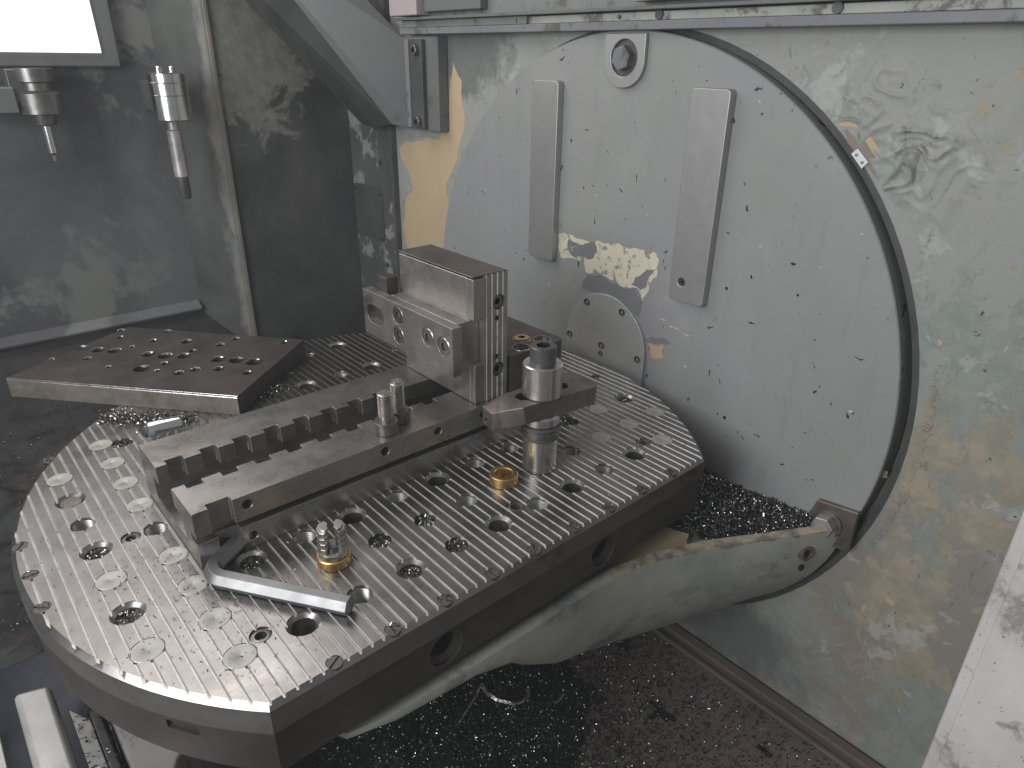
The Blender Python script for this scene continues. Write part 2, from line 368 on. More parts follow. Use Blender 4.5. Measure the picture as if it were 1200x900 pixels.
def rrect(x0, x1, y0, y1, r, n=5):
    P = []
    for cx, cy, a0 in ((x1-r, y0+r, -90), (x1-r, y1-r, 0), (x0+r, y1-r, 90), (x0+r, y0+r, 180)):
        for i in range(n+1):
            t = math.radians(a0+90*i/n); P.append((cx+r*math.cos(t), cy+r*math.sin(t)))
    return P
def socket_cap(mb, c, r, h, axis, hexr=None):
    """round head with a recessed hexagon socket"""
    hx = hexr or r*.5; e = r*.08
    mb.lathe([(r, 0), (r, h-e), (r-e, h)], c, axis, 24, close=False)
    cen = []
    n = 24
    outer = [mb.bm.verts.new(mb._ax((r-e)*math.cos(2*PI*i/n), (r-e)*math.sin(2*PI*i/n), h, c, axis)) for i in range(n)]
    def hexp(i): # 24 samples on a hexagon outline
        t = 2*PI*i/n; k = math.cos(PI/6)/math.cos((t % (PI/3))-PI/6); return hx*k*math.cos(t), hx*k*math.sin(t)
    top = [mb.bm.verts.new(mb._ax(*hexp(i), h, c, axis)) for i in range(n)]
    bot = [mb.bm.verts.new(mb._ax(*hexp(i), h-r*.75, c, axis)) for i in range(n)]
    for i in range(n):
        j = (i+1) % n; mb._f([outer[i], outer[j], top[j], top[i]]); mb.slot = 1; mb._f([top[i], top[j], bot[j], bot[i]]); mb.slot = 0
    mb.slot = 1; mb._f(bot); mb.slot = 0
    return mb

# ================================================================== SETTING
XW, XD = 372., 360.
def structure(o): o['kind'] = 'structure'; return o
fl = MB(); fl.box(-1400, 420, -1300, 620, -388, -378); structure(fl.build('floor', M['floor']))

# right hand wall behind the disc
wall = thing('machine_wall', 'grey green painted machine wall around the large disc, flaking and stained', 'wall', (XW, -200, -378))
w = MB()
R_OUT = 397
def wall_ring():
    bm = w.bm; n = 96
    Y0, Y1, Z0, Z1 = -1300, 536, -380, 640
    inner, outer = [], []
    cy, cz = -5, 29
    for i in range(n):
        t = 2*PI*i/n; cs, sn = math.cos(t), math.sin(t)
        inner.append((cy+R_OUT*cs, cz+R_OUT*sn))
        k = min(((Y1-cy)/cs if cs > 1e-9 else 1e9), ((Y0-cy)/cs if cs < -1e-9 else 1e9), ((Z1-cz)/sn if sn > 1e-9 else 1e9), ((Z0-cz)/sn if sn < -1e-9 else 1e9))
        outer.append((cy+k*cs, cz+k*sn))
    I = [bm.verts.new((XW, *p)) for p in inner]; I2 = [bm.verts.new((XW+26, *p)) for p in inner]; O = [bm.verts.new((XW, *p)) for p in outer]
    corners = [(Y1, Z1), (Y0, Z1), (Y0, Z0), (Y1, Z0)]
    for i in range(n):
        j = (i+1) % n
        w._f([I[i], O[i], O[j], I[j]]); w._f([I[i], I[j], I2[j], I2[i]])
        # corner fill
        a_, b_ = outer[i], outer[j]
        if abs(a_[0]-b_[0]) > 1e-3 and abs(a_[1]-b_[1]) > 1e-3:
            q = min(corners, key=lambda q: (q[0]-(a_[0]+b_[0])/2)**2+(q[1]-(a_[1]+b_[1])/2)**2)
            w._f([O[i], bm.verts.new((XW, *q)), O[j]])
    w._f(I2)
R_DISC = 388
# (disc opening is cut low enough that the floor edge is met by the wall base)
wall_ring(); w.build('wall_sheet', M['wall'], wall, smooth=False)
lathe = MB(); lathe.lathe([(389.6, -1), (398.6, -1), (398.6, 8), (389.6, 8), (389.6, -1)], (XW+3, -5, 29), 'x', 120, close=False)
lathe.build('ring_seal', M['seal'], wall)
sheet([(359, 381), (338, 354), (331, 299), (352, 239), (386, 194), (396, 67), (396, -10), (512, -10), (516, 60), (528, 100), (514, 150), (488, 166), (502, 201), (522, 221), (526, 240), (500, 252), (452, 258), (400, 262), (382, 300), (371, 322)], XW, .3, 6, 3, .09).build('bare_filler_patch', M['cream'], wall, smooth=False)
sheet([(-270, 330), (-281, 334), (-313, 304), (-330, 287), (-321, 283), (-308, 291), (-285, 310)], XW, .5, 5, 3, .1).build('tan_patch', M['tan'], wall, smooth=False)
sheet([(-262, 333), (-272, 338), (-283, 336), (-315, 306), (-313, 304), (-283, 333), (-274, 332)], XW, .8, 8, 3, .06).build('filler_edge', M['cream'], wall, smooth=False)
for i, (y, z, sy, sz) in enumerate([(-412, 62, 4, 8), (-428, -152, 6, 5), (-405, -178, 3, 9), (-421, 22, 4, 5), (-402, 150, 2, 6), (-455, 160, 2, 6), (-387, -6, 6, 6)]):
    r = random.Random(i+40)
    P = [(y+sy*math.cos(t)*r.uniform(.4, 1.2), z+sz*math.sin(t)*r.uniform(.4, 1.2)) for t in [2*PI*k/9 for k in range(9)]]
    sheet(P, XW, .25, i, 4, .3).build('flaked_patch', M['cream'] if i % 3 else M['tan'], wall, smooth=False)
# blistered paint right of the tag: wrinkled sheet with real relief
def blister(y0, y1, z0, z1, n, h, seed, name):
    from mathutils import noise as mn
    mb = MB(); G = []
    for i in range(n+1):
        row = []
        for j in range(n+1):
            u, v = i/n, j/n; y = y0+(y1-y0)*u; z = z0+(z1-z0)*v
            p = Vector((y*.022+seed, z*.022, seed*1.7)); q = p+Vector((mn.noise(p*1.3), mn.noise(p*1.3+Vector((5, 2, 1))), 0))*1.3
            rdg = (1-abs(mn.noise(q)))**6 + .45*(1-abs(mn.noise(q*2.1)))**6
            e = min(1, 3.2*min(u, 1-u, v, 1-v)); rr = math.hypot(u-.5, v-.5); e *= max(0, min(1, (.5-rr+.22*mn.noise(p*1.1))*5))
            row.append(mb.bm.verts.new((XW+.6-(rdg*h+1.1)*e, y, z)))
        G.append(row)
    for i in range(n):
        for j in range(n):
            q = [G[i][j], G[i+1][j], G[i+1][j+1], G[i][j+1]]
            if all(math.hypot(v.co.y, v.co.z-32) > 404 for v in q): mb._f(q)
    return mb.build(name, M['wall'], wall, angle=80)
blister(-420, -285, 235, 385, 100, 4.6, 3.1, 'blistered_paint')
blister(-350, -225, 300, 412, 90, 2.6, 8.3, 'blistered_paint')
# weld-like bead beside the ring
bead = MB()
for k in range(16):
    t = math.radians(180-24+k*2.3) ; t = math.radians(168+k*2.0)
    yy, zz = 414*math.cos(t), 32+414*math.sin(t)
    [bead.box(XW-1.3*random.uniform(.6, 1.3), XW+1, yy-random.uniform(1, 5), yy+random.uniform(1, 5), zz-2.0+d_, zz-2.0+d_+random.uniform(1.2, 2.6)) for d_ in (0, 3.6, 7.2, 10.8)]
bead.build('weld_bead', M['wall'], wall, bevel=.6)
tg = MB(); tg.prism([(-282, 309), (-287.5, 314.5), (-300, 303), (-295, 296.5)], XW-2.2, XW-.9, 'x')
tgo = tg.build('tag', M['white_tag'], wall, bevel=.3); 
for y, z in ((-287.6, 308.6), (-294.4, 302.4)):
    r_ = MB(); r_.lathe([(1.5, 0), (1.2, .9), (0, 1.2)], (XW-2.2, y, z), '-x', 12); r_.build('rivet', M['screw'], tgo).location = Vector((0, 0, 0)) - Vector((0, 0, 0))
for o_ in tgo.children: 
    for v in o_.data.vertices: v.co -= Vector(wall['org'])*MM

# horizontal way cover / rails above the disc
rail = thing('wall_rail', 'long horizontal blue grey rail with pale flaking strip above the disc', 'rail', (XW, -200, 418))
m = MB(); m.box(348, 371.6, -1000, 470, 419, 428.4); m.build('lower_rail', M['rail'], rail, bevel=1.2)
m = MB(); m.box(354, 371.4, -1000, 168, 428.8, 437.5); m.build('pale_strip', M['rail_pale'], rail, bevel=.8)
m = MB(); m.box(352, 371.4, 170, 470, 428.8, 438.5); m.build('dark_strip', M['upper'], rail, bevel=.8)
m = MB(); m.box(342, 371.2, -1000, 470, 438.9, 442.5); m.build('shadow_lip', M['duct'], rail, bevel=.5)
for y in (-48, -250):
    m = MB(); m.cyl((354.4, y, 434), 5.2, 3.2, '-x', 18); m.build('rubber_stop', M['black'], rail)
for y in (10, 190):
    m = MB(); m.cyl((352.2, y, 433), 2.2, 2, '-x', 14); m.build('rail_screw', M['screw'], rail)
up = thing('upper_cover', 'grey stained sheet cover above the horizontal rail', 'cover', (XW, -200, 443))
m = MB(); m.box(362, 371, -1000, 470, 443, 640); m.build('cover_sheet', M['upper'], up, bevel=1)
m = MB(); m.box(338, 361.6, -1000, -20, 447, 454); m.build('cover_lip', M['rail_pale'], up, bevel=1)
m = MB(); m.box(334, 361.6, -1000, -26, 455, 560); m.build('cover_fold', M['duct'], up, bevel=2)
m = MB(); m.box(348, 361.6, 262, 400, 449, 560); m.build('junction_box', M['duct'], up, bevel=2)
m = MB(); m.box(336, 361.6, 402, 478, 441.6+3, 560); m.build('mauve_block', M['pink'], up, bevel=2)

# left strip with access cover, in line with the wall
strip = thing('access_strip', 'narrow dark wall strip with a small screwed cover plate', 'panel', (366, 612, -378))
m = MB(); m.box(366, 380, 540, 700, -390, 640); m.build('strip_sheet', M['strip'], strip, bevel=1)
m = MB(); m.box(360, 379, 534, 540, -390, 640); m.build('edge_bead', M['post'], strip, bevel=1)
m = MB(); m.prism(rrect(584, 686, 57, 158, 6), 363.8, 366.2, 'x'); cp = m.build('cover_plate', M['panel'], strip, bevel=.6)
for y, z in ((680, 151), (590, 150), (679, 64), (590, 64), (584, 207), (580, 12), (575, -110)):
    m = MB(); m.lathe([(5.2, 0), (4.6, 3), (0, 4.6)], (363.8 if 60 < z < 160 else 366, y, z), '-x', 14); m.build('dome_screw', M['screw'], strip)

# dark stained rear panel and its rounded post
pan = thing('rear_panel', 'dark stained rear panel with pale worn area at its top', 'panel', (240, 690, -378))
m = MB(); m.box(110, 366, 692, 704, -390, 640); m.build('panel_sheet', M['panel'], pan, smooth=False)
post = thing('corner_post', 'worn grey angled corner sheet at the left edge of the dark panel', 'post', (80, 740, -378))
m = MB(); m.prism([(124, 688), (116, 686), (104, 696), (86, 722), (70, 742), (56, 756), (48, 800), (124, 800)], -390, 660); m.build('post_shell', M['post'], post, bevel=4, seg=3)
m = MB(); m.box(118, 125, 684, 690.5, -390, 660); m.build('post_edge', M['post'], post, bevel=1.5)
back = thing('back_wall', 'dark blue grey sheet wall behind the tool, at far left', 'wall', (-400, 760, -45))
m = MB(); m.box(-1500, 80, 762, 774, -46, 640); m.build('wall_sheet', M['back'], back, smooth=False)
m = MB(); m.prism([(742, -54), (762, -38), (764, -70)], -1500, 52, 'x'); m.build('bottom_fold', M['back'], back, bevel=5, seg=3)

# sloping tray and dark pit left of the table
tr = MB()
n = 110
from mathutils import noise as mnoise
G = []
for i in range(n+1):
    row = []
    for j in range(n+1):
        x = -1500+1700*i/n; v = j/n
        y = 758-620*v; z = -62-330*(v**.75)
        z += 16*mnoise.noise(Vector((x*.012, y*.012, 3)))*min(1, v*4) + 14*mnoise.noise(Vector((x*.04, y*.04, 9)))*min(1, v*4)
        row.append(tr.bm.verts.new((x, y, z)))
    G.append(row)
for i in range(n):
    for j in range(n): tr._f([G[i][j], G[i+1][j], G[i+1][j+1], G[i][j+1]])
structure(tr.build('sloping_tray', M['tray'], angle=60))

# grey sheet metal duct running down to the wall box
duct = thing('sheet_metal_duct', 'slanted grey sheet metal duct in front of the dark panel, upper left', 'duct', (300, 520, 280))
A0, A1, B0, B1, C0, C1, D1 = (171, 600, 464), (334, 540, 272), (221, 570, 465), (338, 492, 282), (322, 520, 469), (356, 470, 414), (358, 468, 277)
def ext(p, q, k): return tuple(p[i]+(p[i]-q[i])*k for i in range(3))
A0, B0 = ext(A0, A1, .5), ext(B0, B1, .5); C0 = ext(C0, C1, 1.6)
m = MB(); V = [A0, A1, B0, B1, C0, C1, D1] + [(p[0]+8, p[1]+90, p[2]) for p in (A0, A1, B0, C0, C1)]
m.hull([A0, A1, B0, B1] + [(p[0]+6, p[1]+60, p[2]+4) for p in (A0, A1, B0, B1)]); m.build('duct_underside', M['panel'], duct, smooth=False)
m = MB(); m.hull([B0, B1, C0, C1, D1] + [(p[0]+5, p[1]+50, p[2]+6) for p in (B0, B1, C0, C1, D1)]); m.build('duct_face', M['duct'], duct, smooth=False)
m = MB(); m.box(352, 371, 372, 466, 278, 416); m.build('end_box', M['duct'], duct, bevel=1.5)
m = MB(); m.box(344, 352, 404, 436, 280, 412); fb = m.build('fixing_bar', M['panel'], duct, bevel=1)
for z in (397, 291):
    m = MB(); socket_cap(m, (344, 418, z), 8, 7, '-x'); m.build('cap_screw', M['screw'], duct)
m = MB(); m.box(347, 352, 446, 456, 280, 412); m.build('bright_edge', M['rail'], duct, bevel=1)

# lamp, spindle tool and probe in the hazy far left corner
lamp = thing('machine_lamp', 'square lit lamp with pale frame on the back wall', 'lamp', (-140, 755, 420))
m = MB(); m.prism([(-420, 366), (-5, 366), (-5, 620), (-420, 620)], 742, 761, 'y'); m.build('frame', M['duct'], lamp, bevel=3)
m = MB(); m.prism([(-400, 386), (-31, 386), (-36, 600), (-400, 600)], 737, 741.6, 'y'); m.build('diffuser', M['glow'], lamp, bevel=1)
sp = thing('spindle_tool', 'small cutting tool in a dark holder below the lit lamp', 'tool', (-133, 735, 365))
m = MB(); m.lathe([(26, 0), (26, -18), (20, -20), (20, -30), (30, -34), (30, -62), (17, -64), (15, -78), (9, -80)], (-134, 715, 365), 'z', 24); m.build('tool_holder', M['screw'], sp)
m = MB(); m.lathe([(6.5, 0), (6.5, -40), (3, -44), (2.4, -52), (0, -54)], (-134, 715, 286), 'z', 16); m.build('cutter', M['probe'], sp)
m = MB(); m.box(-220, -165, 700, 741, 305, 340); m.build('holder_bracket', M['duct'], sp, bevel=2)
m = MB(); m.box(-170, -150, 705, 741, 318, 364); m.build('holder_arm', M['black'], sp, bevel=2)
pb = thing('touch_probe', 'silver touch probe with a pale shank hanging at the back wall beside the post', 'probe', (30, 640, 361))
m = MB(); m.lathe([(22, 0), (28, -2), (28, -14), (26.6, -15), (28, -16), (28, -32), (26.6, -33), (28, -34), (28, -68), (24, -71), (10, -72)], (30, 640, 361), 'z', 28); m.build('probe_body', M['probe'], pb)
for dx in (-10, 9):
    m = MB(); m.cyl((30+dx, 640, 360), 5, 9, 'z', 14, 1); m.build('probe_stud', M['probe'], pb)
m = MB(); m.lathe([(8, 0), (8, -12), (11, -14), (11, -84), (9, -86)], (26, 640, 290), 'z', 20); m.build('shank', M['pale_metal'], pb)
m = MB(); m.lathe([(9, 0), (9, -30), (7, -34)], (26, 640, 204), 'z', 18); m.build('stylus_cap', M['black'], pb)
m = MB(); m.box(22, 44, 662, 764, 300, 346); m.build('wall_clip', M['back'], pb, bevel=2)
# white door post in the right foreground
dp = thing('door_post', 'grimy white upright door post in the right foreground', 'door frame', (120, -620, -378))
m = MB(); m.box(104, 190, -1000, -541, -390, 640); m.build('post_sheet', M['door'], dp, bevel=3, seg=3)
m = MB(); m.box(99, 103.6, -1000, -549, -390, 640); m.build('face_panel', M['door'], dp, bevel=1.5)

# floor edge angle under the wall
gut = MB(); gut.box(352, 366, -900, 250, -378, -372); gut.box(334, 340, -900, 250, -378, -374)
tag(gut.build('floor_ridge', M['floor'], bevel=1), 'low rusty ridge along the floor at the wall base', 'ridge')

# ================================================================== TILTING BRACKET (disc + arm)
br = thing('tilting_bracket', 'large round grey disc with support arm carrying the table', 'machine part', (XD, 0, 32))
m = MB(); m.lathe([(R_DISC, 30), (R_DISC, 1.2), (R_DISC-1.2, 0)], (XD, 0, 32), 'x', 160); m.build('disc', M['disc'], br)
for y0, y1, z0, z1, screw in ((102.5, 153, 123, 362, None), (-154, -104, 122, 362, (-121, 146))):
    m = MB(); m.prism(rrect(y0, y1, z0, z1, 5), XD-11, XD-.1, 'x'); o = m.build('guide_bar', M['bar'], br)
    if screw:
        h = MB(); h.cyl((XD-14, *screw), 5, 8, 'x', 20); cut(o, [h])
        s_ = MB(); socket_cap(s_, (XD-6, *screw), 4.4, 3.5, '-x'); so = s_.build('recessed_screw', M['screw'], o)
        for v in so.data.vertices: v.co -= Vector(br['org'])*MM
    bevelize(o, 1.2)
P = [(-72, -30)] + [(72*math.cos(t)*1, 27+71*math.sin(t)) for t in [PI-PI*i/28 for i in range(29)]] + [(72, -30)]
P = [(-72, -30), (-72, 27)] + [(72*math.cos(t), 27+71*math.sin(t)) for t in [PI-PI*i/28 for i in range(1, 28)]] + [(72, 27), (72, -30)]
m = MB(); m.prism(P, XD-4, XD-.1, 'x'); cvr = m.build('hub_cover', M['cover'], br, bevel=.8)
for y, z in ((36, 79), (-28, 81), (66, 22), (4, 23), (4, 11), (-61, 23)):
    m = MB(); r0 = 5.2 if z > 12 else 3.6
    m.lathe([(r0, .2), (r0, .9), (r0*.84, 1.1), (r0*.72, .1)], (XD-4, y, z), '-x', 20, close=False); socket_cap(m, (XD-3.2, y, z), r0*.72, .8, '-x', r0*.4)
    so = m.build('cover_screw', M['screw'], cvr)
    for v in so.data.vertices: v.co -= Vector(br['org'])*MM
# U shaped lug with big hex bolt at the top
P = [(31, 416)] + [(31*math.cos(t), 386+29*math.sin(t)) for t in [-PI*i/18 for i in range(19)]] + [(-31, 416)]
m = MB(); m.prism(P, XD-6, XD-.1, 'x'); lug = m.build('top_lug', M['bar'], br)
h = MB(); h.lathe([(20, 0), (20, 20)], (XD-12, 0, 390), 'x', 32); cut(lug, [h]); bevelize(lug, 1)
m = MB(); m.lathe([(19.6, 0), (19.6, 1)], (XD-1.2, 0, 390), '-x', 28); m.build('counterbore_floor', M['black'], br)
m = MB(); m.cyl((XD-1.5, 0, 390), 14, 11, '-x', 6, 0, .3); m.build('hex_bolt', M['rail'], br, bevel=1)
# paint damage on the disc
sheet([(101, 161), (79, 166), (28, 167), (-24, 167), (-66, 171), (-77, 163), (-76, 140), (-62, 114), (-52, 88), (-42, 103), (-30, 117), (-7, 120), (24, 125), (39, 116), (49, 129), (77, 132), (96, 131)], XD, .22, 21, 3, .18).build('bare_filler_patch', M['white_filler'], br, smooth=False)
sheet([(79, 160), (31, 164), (27, 150), (41, 138), (66, 134), (83, 144)], XD, .4, 22, 3, .15).build('primer_patch', M['bare'], br, smooth=False)
sheet([(41, 118), (16, 121), (-11, 116), (-30, 114), (-49, 118), (-58, 104), (-53, 80), (-38, 84), (-10, 90), (21, 94), (51, 94)], XD, .4, 23, 3, .13).build('primer_patch', M['bare'], br, smooth=False)
sheet([(-47, 134), (-36, 121), (-52, 117), (-62, 128), (-70, 146), (-74, 150), (-60, 147)], XD, .5, 29, 3, .2).build('primer_patch', M['bare'], br, smooth=False)
sheet([(-72, 49), (-98, 55), (-100, 39), (-79, 30)], XD, .3, 24, 3, .2).build('tan_patch', M['cream'], br, smooth=False)
sheet([(-66, 55), (-80, 60), (-108, 62), (-104, 56), (-84, 52), (-74, 40)], XD, .2, 26, 3, .22).build('primer_patch', M['bare'], br, smooth=False)
for i, (y, z, w_, h_) in enumerate([(60, 128, 1.6, 9), (62, 42, .6, 12), (80, 36, .5, 9), (45, 38, .5, 10), (-90, 88, 9, 1.0), (-112, 82, 12, 1.2), (-130, 78, 8, .9), (-215, 118, 9, 1.3), (-170, 40, 1.2, 8), (-30, 255, .8, 8), (-200, -10, 3.4, 3.8), (-190, -9, 2, 2), (-176, 150, 3, 3.4), (-205, 170, 2, 4), (-128, 320, 2.6, 2.4), (-250, 195, 3.6, 3), (-262, 163, 2.8, 2.6)]):
    r = random.Random(i); P = [(y+.75*w_*math.cos(t)*r.uniform(.5, 1.2), z+.75*h_*math.sin(t)*r.uniform(.5, 1.2)) for t in [2*PI*k/7 for k in range(7)]]
    sheet(P, XD, .3, i, 1, .15).build('paint_chip', M['white_filler'] if i in (2, 3, 4, 5, 6) else M['gap'], br, smooth=False)

# arm: a casting that spreads from under the table to the disc rim
m = MB()
SEC = [(-204, 215, 9), (-190, 240, 15), (-150, 249, 24), (-70, 252, 42), (-20, 253, 78), (10, 253, 118), (60, 254, 168), (105, 256, 196), (160, 268, 222), (220, 292, 244), (280, 326, 258), (320, 348, 268), (346, 361, 274), (359, 367, 275)]
NT_ = 40; rings = []
for x, wd, d in SEC:
    ring = []
    for i in range(NT_+1):
        t = PI*i/NT_; e = 2/(2.9 if x < 40 else 2.9-1.15*min(1, (x-40)/290))
        cy_ = math.copysign(abs(math.cos(t))**e, math.cos(t)); sy_ = abs(math.sin(t))**e
        ring.append(m.bm.verts.new((x, -wd*cy_, -84-d*sy_)))
    # rim and dished top
    top = [(wd, -80), (wd-13, -80), (wd-17, -84 if x < 150 else -104), (0, -84 if x < 150 else -106), (-wd+17, -84 if x < 150 else -104), (-wd+13, -80), (-wd, -80)]
    ring += [m.bm.verts.new((x, *p)) for p in top]
    rings.append(ring)
L_ = len(rings[0])
for A, B in zip(rings, rings[1:]):
    for i in range(L_): m._f([A[i], A[(i+1) % L_], B[(i+1) % L_], B[i]])
m._f(rings[0]); m._f(rings[-1])
arm = m.build('support_arm', [M['arm']], br, bevel=0, angle=50)
m = MB(); m.cyl((0, 0, -86), 190, 13, 'z', 64); m.build('table_hub', M['table_low'], br)
dish = MB(); P = [(96, -236), (120, -240), (150, -247), (190, -256), (215, -262), (235, -250), (225, -225), (205, -205), (120, -180), (96, -180)]
dish.prism(jagged(P, 2, .08, 2), -101, -96); dish.build('tan_patch', M['cream'], br, smooth=False)
# bolt hole in the arm end, lug and hex bolt on the disc next to it
def armpt(y, z): pass
ax = (-.32, -.93, .15)
m = MB(); m.lathe([(9.5, -6), (9.5, 1.6), (8.4, 2.4), (6, 2.4), (5.4, -5)], (322, -347.5, -108), ax, 24, close=False); bh = m.build('bolt_bush', M['table_side'], br)
m = MB(); m.lathe([(5.4, 0), (5.4, .6), (0, .6)], (322, -347.0, -108), ax, 20); m.build('bolt_hole', M['gap'], br)
m = MB(); m.lathe([(4.2, 0), (4.2, 1.4), (0, 1.4)], (317, -347.0, -126), ax, 16); m.build('small_hole', M['gap'], br)
m = MB(); m.prism([(-334, -58), (-379, -52), (-378, -104), (-346, -112), (-322, -96)], XD-7, XD-.2, 'x'); m.build('side_lug', M['strap'], br, bevel=1.2)
m = MB(); m.lathe([(17, 0), (17, 3), (15, 3.4)], (XD-7, -350, -80), '-x', 28); m.build('washer', M['screw'], br)
m = MB(); m.cyl((XD-10, -350, -80), 13, 12, '-x', 6, 0, .2); m.build('hex_bolt', M['bar'], br, bevel=1.4)

# ================================================================== ROTARY TABLE
tb = thing('rotary_table', 'round grooved steel rotary table with one straight side and rows of holes', 'machine table', (0, 0, -74))
RT, FL, PX, PY = 350., -250., 48.45, 48.6
def outline(r, f, n=150):
    t0 = math.asin(f/r); P = []
    for i in range(n+1):
        t = t0 + (PI - 2*t0)*i/n; P.append((r*math.cos(t), r*math.sin(t)))
    return P
m = MB()
lev = [(RT-1.5, FL+1.5, -27), (RT, FL, -25.5), (RT, FL, -4.2), (RT-4.2, FL+4.2, 0)]
rg = [[m.bm.verts.new((*p, z)) for p in outline(r, f)] for r, f, z in lev]
N_ = len(rg[0]); m._f(rg[0][::-1]); m._f(rg[-1])
for A, B in zip(rg, rg[1:]):
    for i in range(N_): m._f([A[i], A[(i+1) % N_], B[(i+1) % N_], B[i]])
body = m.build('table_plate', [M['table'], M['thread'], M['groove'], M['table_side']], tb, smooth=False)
# grooves, every 9.69 mm
gr = MB(); gr.slot = 2; step = PX/5
for k in range(-35, 36):
    x = k*step; ym = math.sqrt(max(0, (RT)**2-x*x))+2; y0 = max(FL-2, -ym)
    gr.prism([(x-1.35, .8), (x-1.3, -1.7), (x+.15, -1.7), (x+1.55, .8)], y0, ym, 'y')
HOLES = [('sm', -7, 1), ('sm', -7, 0), ('sm', -7, -1), ('plug', -6, 3), ('bigp', -6, 2), ('open', -6, 1), ('bigc', -6, 0), ('plug', -6, -1), ('bigc', -6, -2), ('plug', -6, -3),
 ('plug', -5, 4), ('plug', -5, 3), ('plug', -5, 2), ('plug', -5, 1), ('open', -5, 0), ('plug', -5, -1), ('plug', -5, -2), ('plug', -5, -3), ('plug', -5, -4),
 ('chip', -4.6, 3.78), ('nut', -5.43, 0), ('nut', -4.6, -3.8), ('big', -4, -4), ('scr', -4, -5), ('bigc', -4, -2), ('open', -4, -3), ('big', -3.9, 3.86), ('open', -3, -2), ('open', -3, -4), ('sm', -3, -5), ('open', -3, 4),
 ('big', -2, -2), ('chip', -2, -3), ('bigc', -2, -4), ('sm', -2, -5), ('open', -1, -2), ('chip', -1, -3), ('chip', -1, -4), ('sm', -1, -5), ('chip', -1, 4), ('open', -1.7, 5.3), ('open', -1.1, 5.7),
 ('big', 0, -2), ('open', 0, -3), ('big', 0, -4), ('sm', 0, -5), ('big', 0, 4), ('sm', 0, 5), ('nut', .6, -3.8), ('open', 1, -2), ('open', 1, -4), ('sm', 1, -5), ('open', 1, 4), ('open', 1, 5.9),
 ('open', 2, -2), ('big', 2, -4), ('sm', 2, -5), ('big', 2, 4), ('big', 2, 6), ('open', 3, -3), ('open', 3, -4), ('sm', 3, -5), ('sm', 3.1, 4.6), ('sm', 3.3, 5.3), ('chip', 4, -2), ('plug', 4, -3), ('big', 4, -4), ('sm', 4, -5), ('nut', 4.55, -3.8),
 ('plug', 5, -2), ('plug', 5, -3), ('plug', 5, -4), ('bigc', 6, -2), ('plug', 6, -3), ('open', 5.8, -.3), ('sm', 6.4, -.6), ('sm', 6, 1), ('sm', -6, 4)]
hc = MB(); hc.slot = 1; seg = 30
thr = []; 
for z in range(0, 10): thr += [(10.3, -3.-2*z), (9.3, -4.-2*z)]
for kind, i, j in HOLES:
    cx, cy = i*PX, j*PY
    if kind == 'sm' or kind == 'scr': pr = [(6.3, 1), (6.3, -2.5 if kind == 'scr' else -3.5)]
    elif kind == 'plug': pr = [(12.1, 1), (12.1, -3)]
    elif kind in ('big', 'bigc', 'bigp'): pr = [(14.0, 1), (13.0, 0), (12.8, -.8), (9.6, -3.6), (9.6, -24 if kind == 'big' else (-8 if kind == 'bigc' else -4))]
    elif kind == 'open': pr = [(11.6, 1), (10.6, 0), (10.3, -.8)] + thr
    elif kind == 'chip': pr = [(11.4, 1), (10.4, 0), (10.2, -7)]
    else: pr = [(9.4, 1), (8.4, 0), (8.4, -6)]
    hc.lathe(pr, (cx, cy, 0), 'z', seg)
cut(body, [gr]); cut(body, [hc], True)
for p in body.data.polygons:
    if p.material_index == 0 and abs(p.normal.z) < .3: p.material_index = 3  # rim sides take the steel with side shade painted in
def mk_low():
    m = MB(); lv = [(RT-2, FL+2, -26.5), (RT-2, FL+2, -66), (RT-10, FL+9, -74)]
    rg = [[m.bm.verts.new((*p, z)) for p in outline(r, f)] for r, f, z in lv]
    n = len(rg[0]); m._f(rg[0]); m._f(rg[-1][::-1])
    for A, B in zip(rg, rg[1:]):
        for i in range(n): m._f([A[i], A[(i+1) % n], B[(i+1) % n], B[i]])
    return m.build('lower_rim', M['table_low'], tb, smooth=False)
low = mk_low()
sh = MB()
for x in (-101, 88): sh.lathe([(17, -20), (17, 6), (12.5, 10), (12.5, 60)], (x, FL, -46), 'y', 36)
sh.prism([(x_, z_) for x_, z_ in ((-20, -5), (20, -5), (20, 5), (-20, 5))], -6, 6, 'y')
ns = MB()
t_ = math.radians(214); cx_, cy_ = RT*math.cos(t_), RT*math.sin(t_)
u_ = Vector((-math.sin(t_), math.cos(t_), 0)); v_ = Vector((math.cos(t_), math.sin(t_), 0)); c0 = Vector((cx_, cy_, -36))
ns.raw([tuple(c0+u_*a_+v_*b_+Vector((0, 0, c_))) for b_ in (-5, 5) for a_, c_ in ((-13, -4), (13, -4), (13, 4), (-13, 4))], [(3, 2, 1, 0), (4, 5, 6, 7), (0, 1, 5, 4), (1, 2, 6, 5), (2, 3, 7, 6), (3, 0, 4, 7)])
sh2 = MB()
for x in (-101, 88): sh2.lathe([(17, -20), (17, 6), (12.5, 10), (12.5, 60)], (x, FL, -46), 'y', 36)
cut(low, [sh2, ns])
for x in (-101, 88):
    m = MB(); m.lathe([(16.9, 2.4), (17, 1.9), (16.5, 1.9), (16.5, 2.6)], (x, FL, -46), 'y', 36, close=False); m.build('side_hole_lip', M['table_side'], tb)
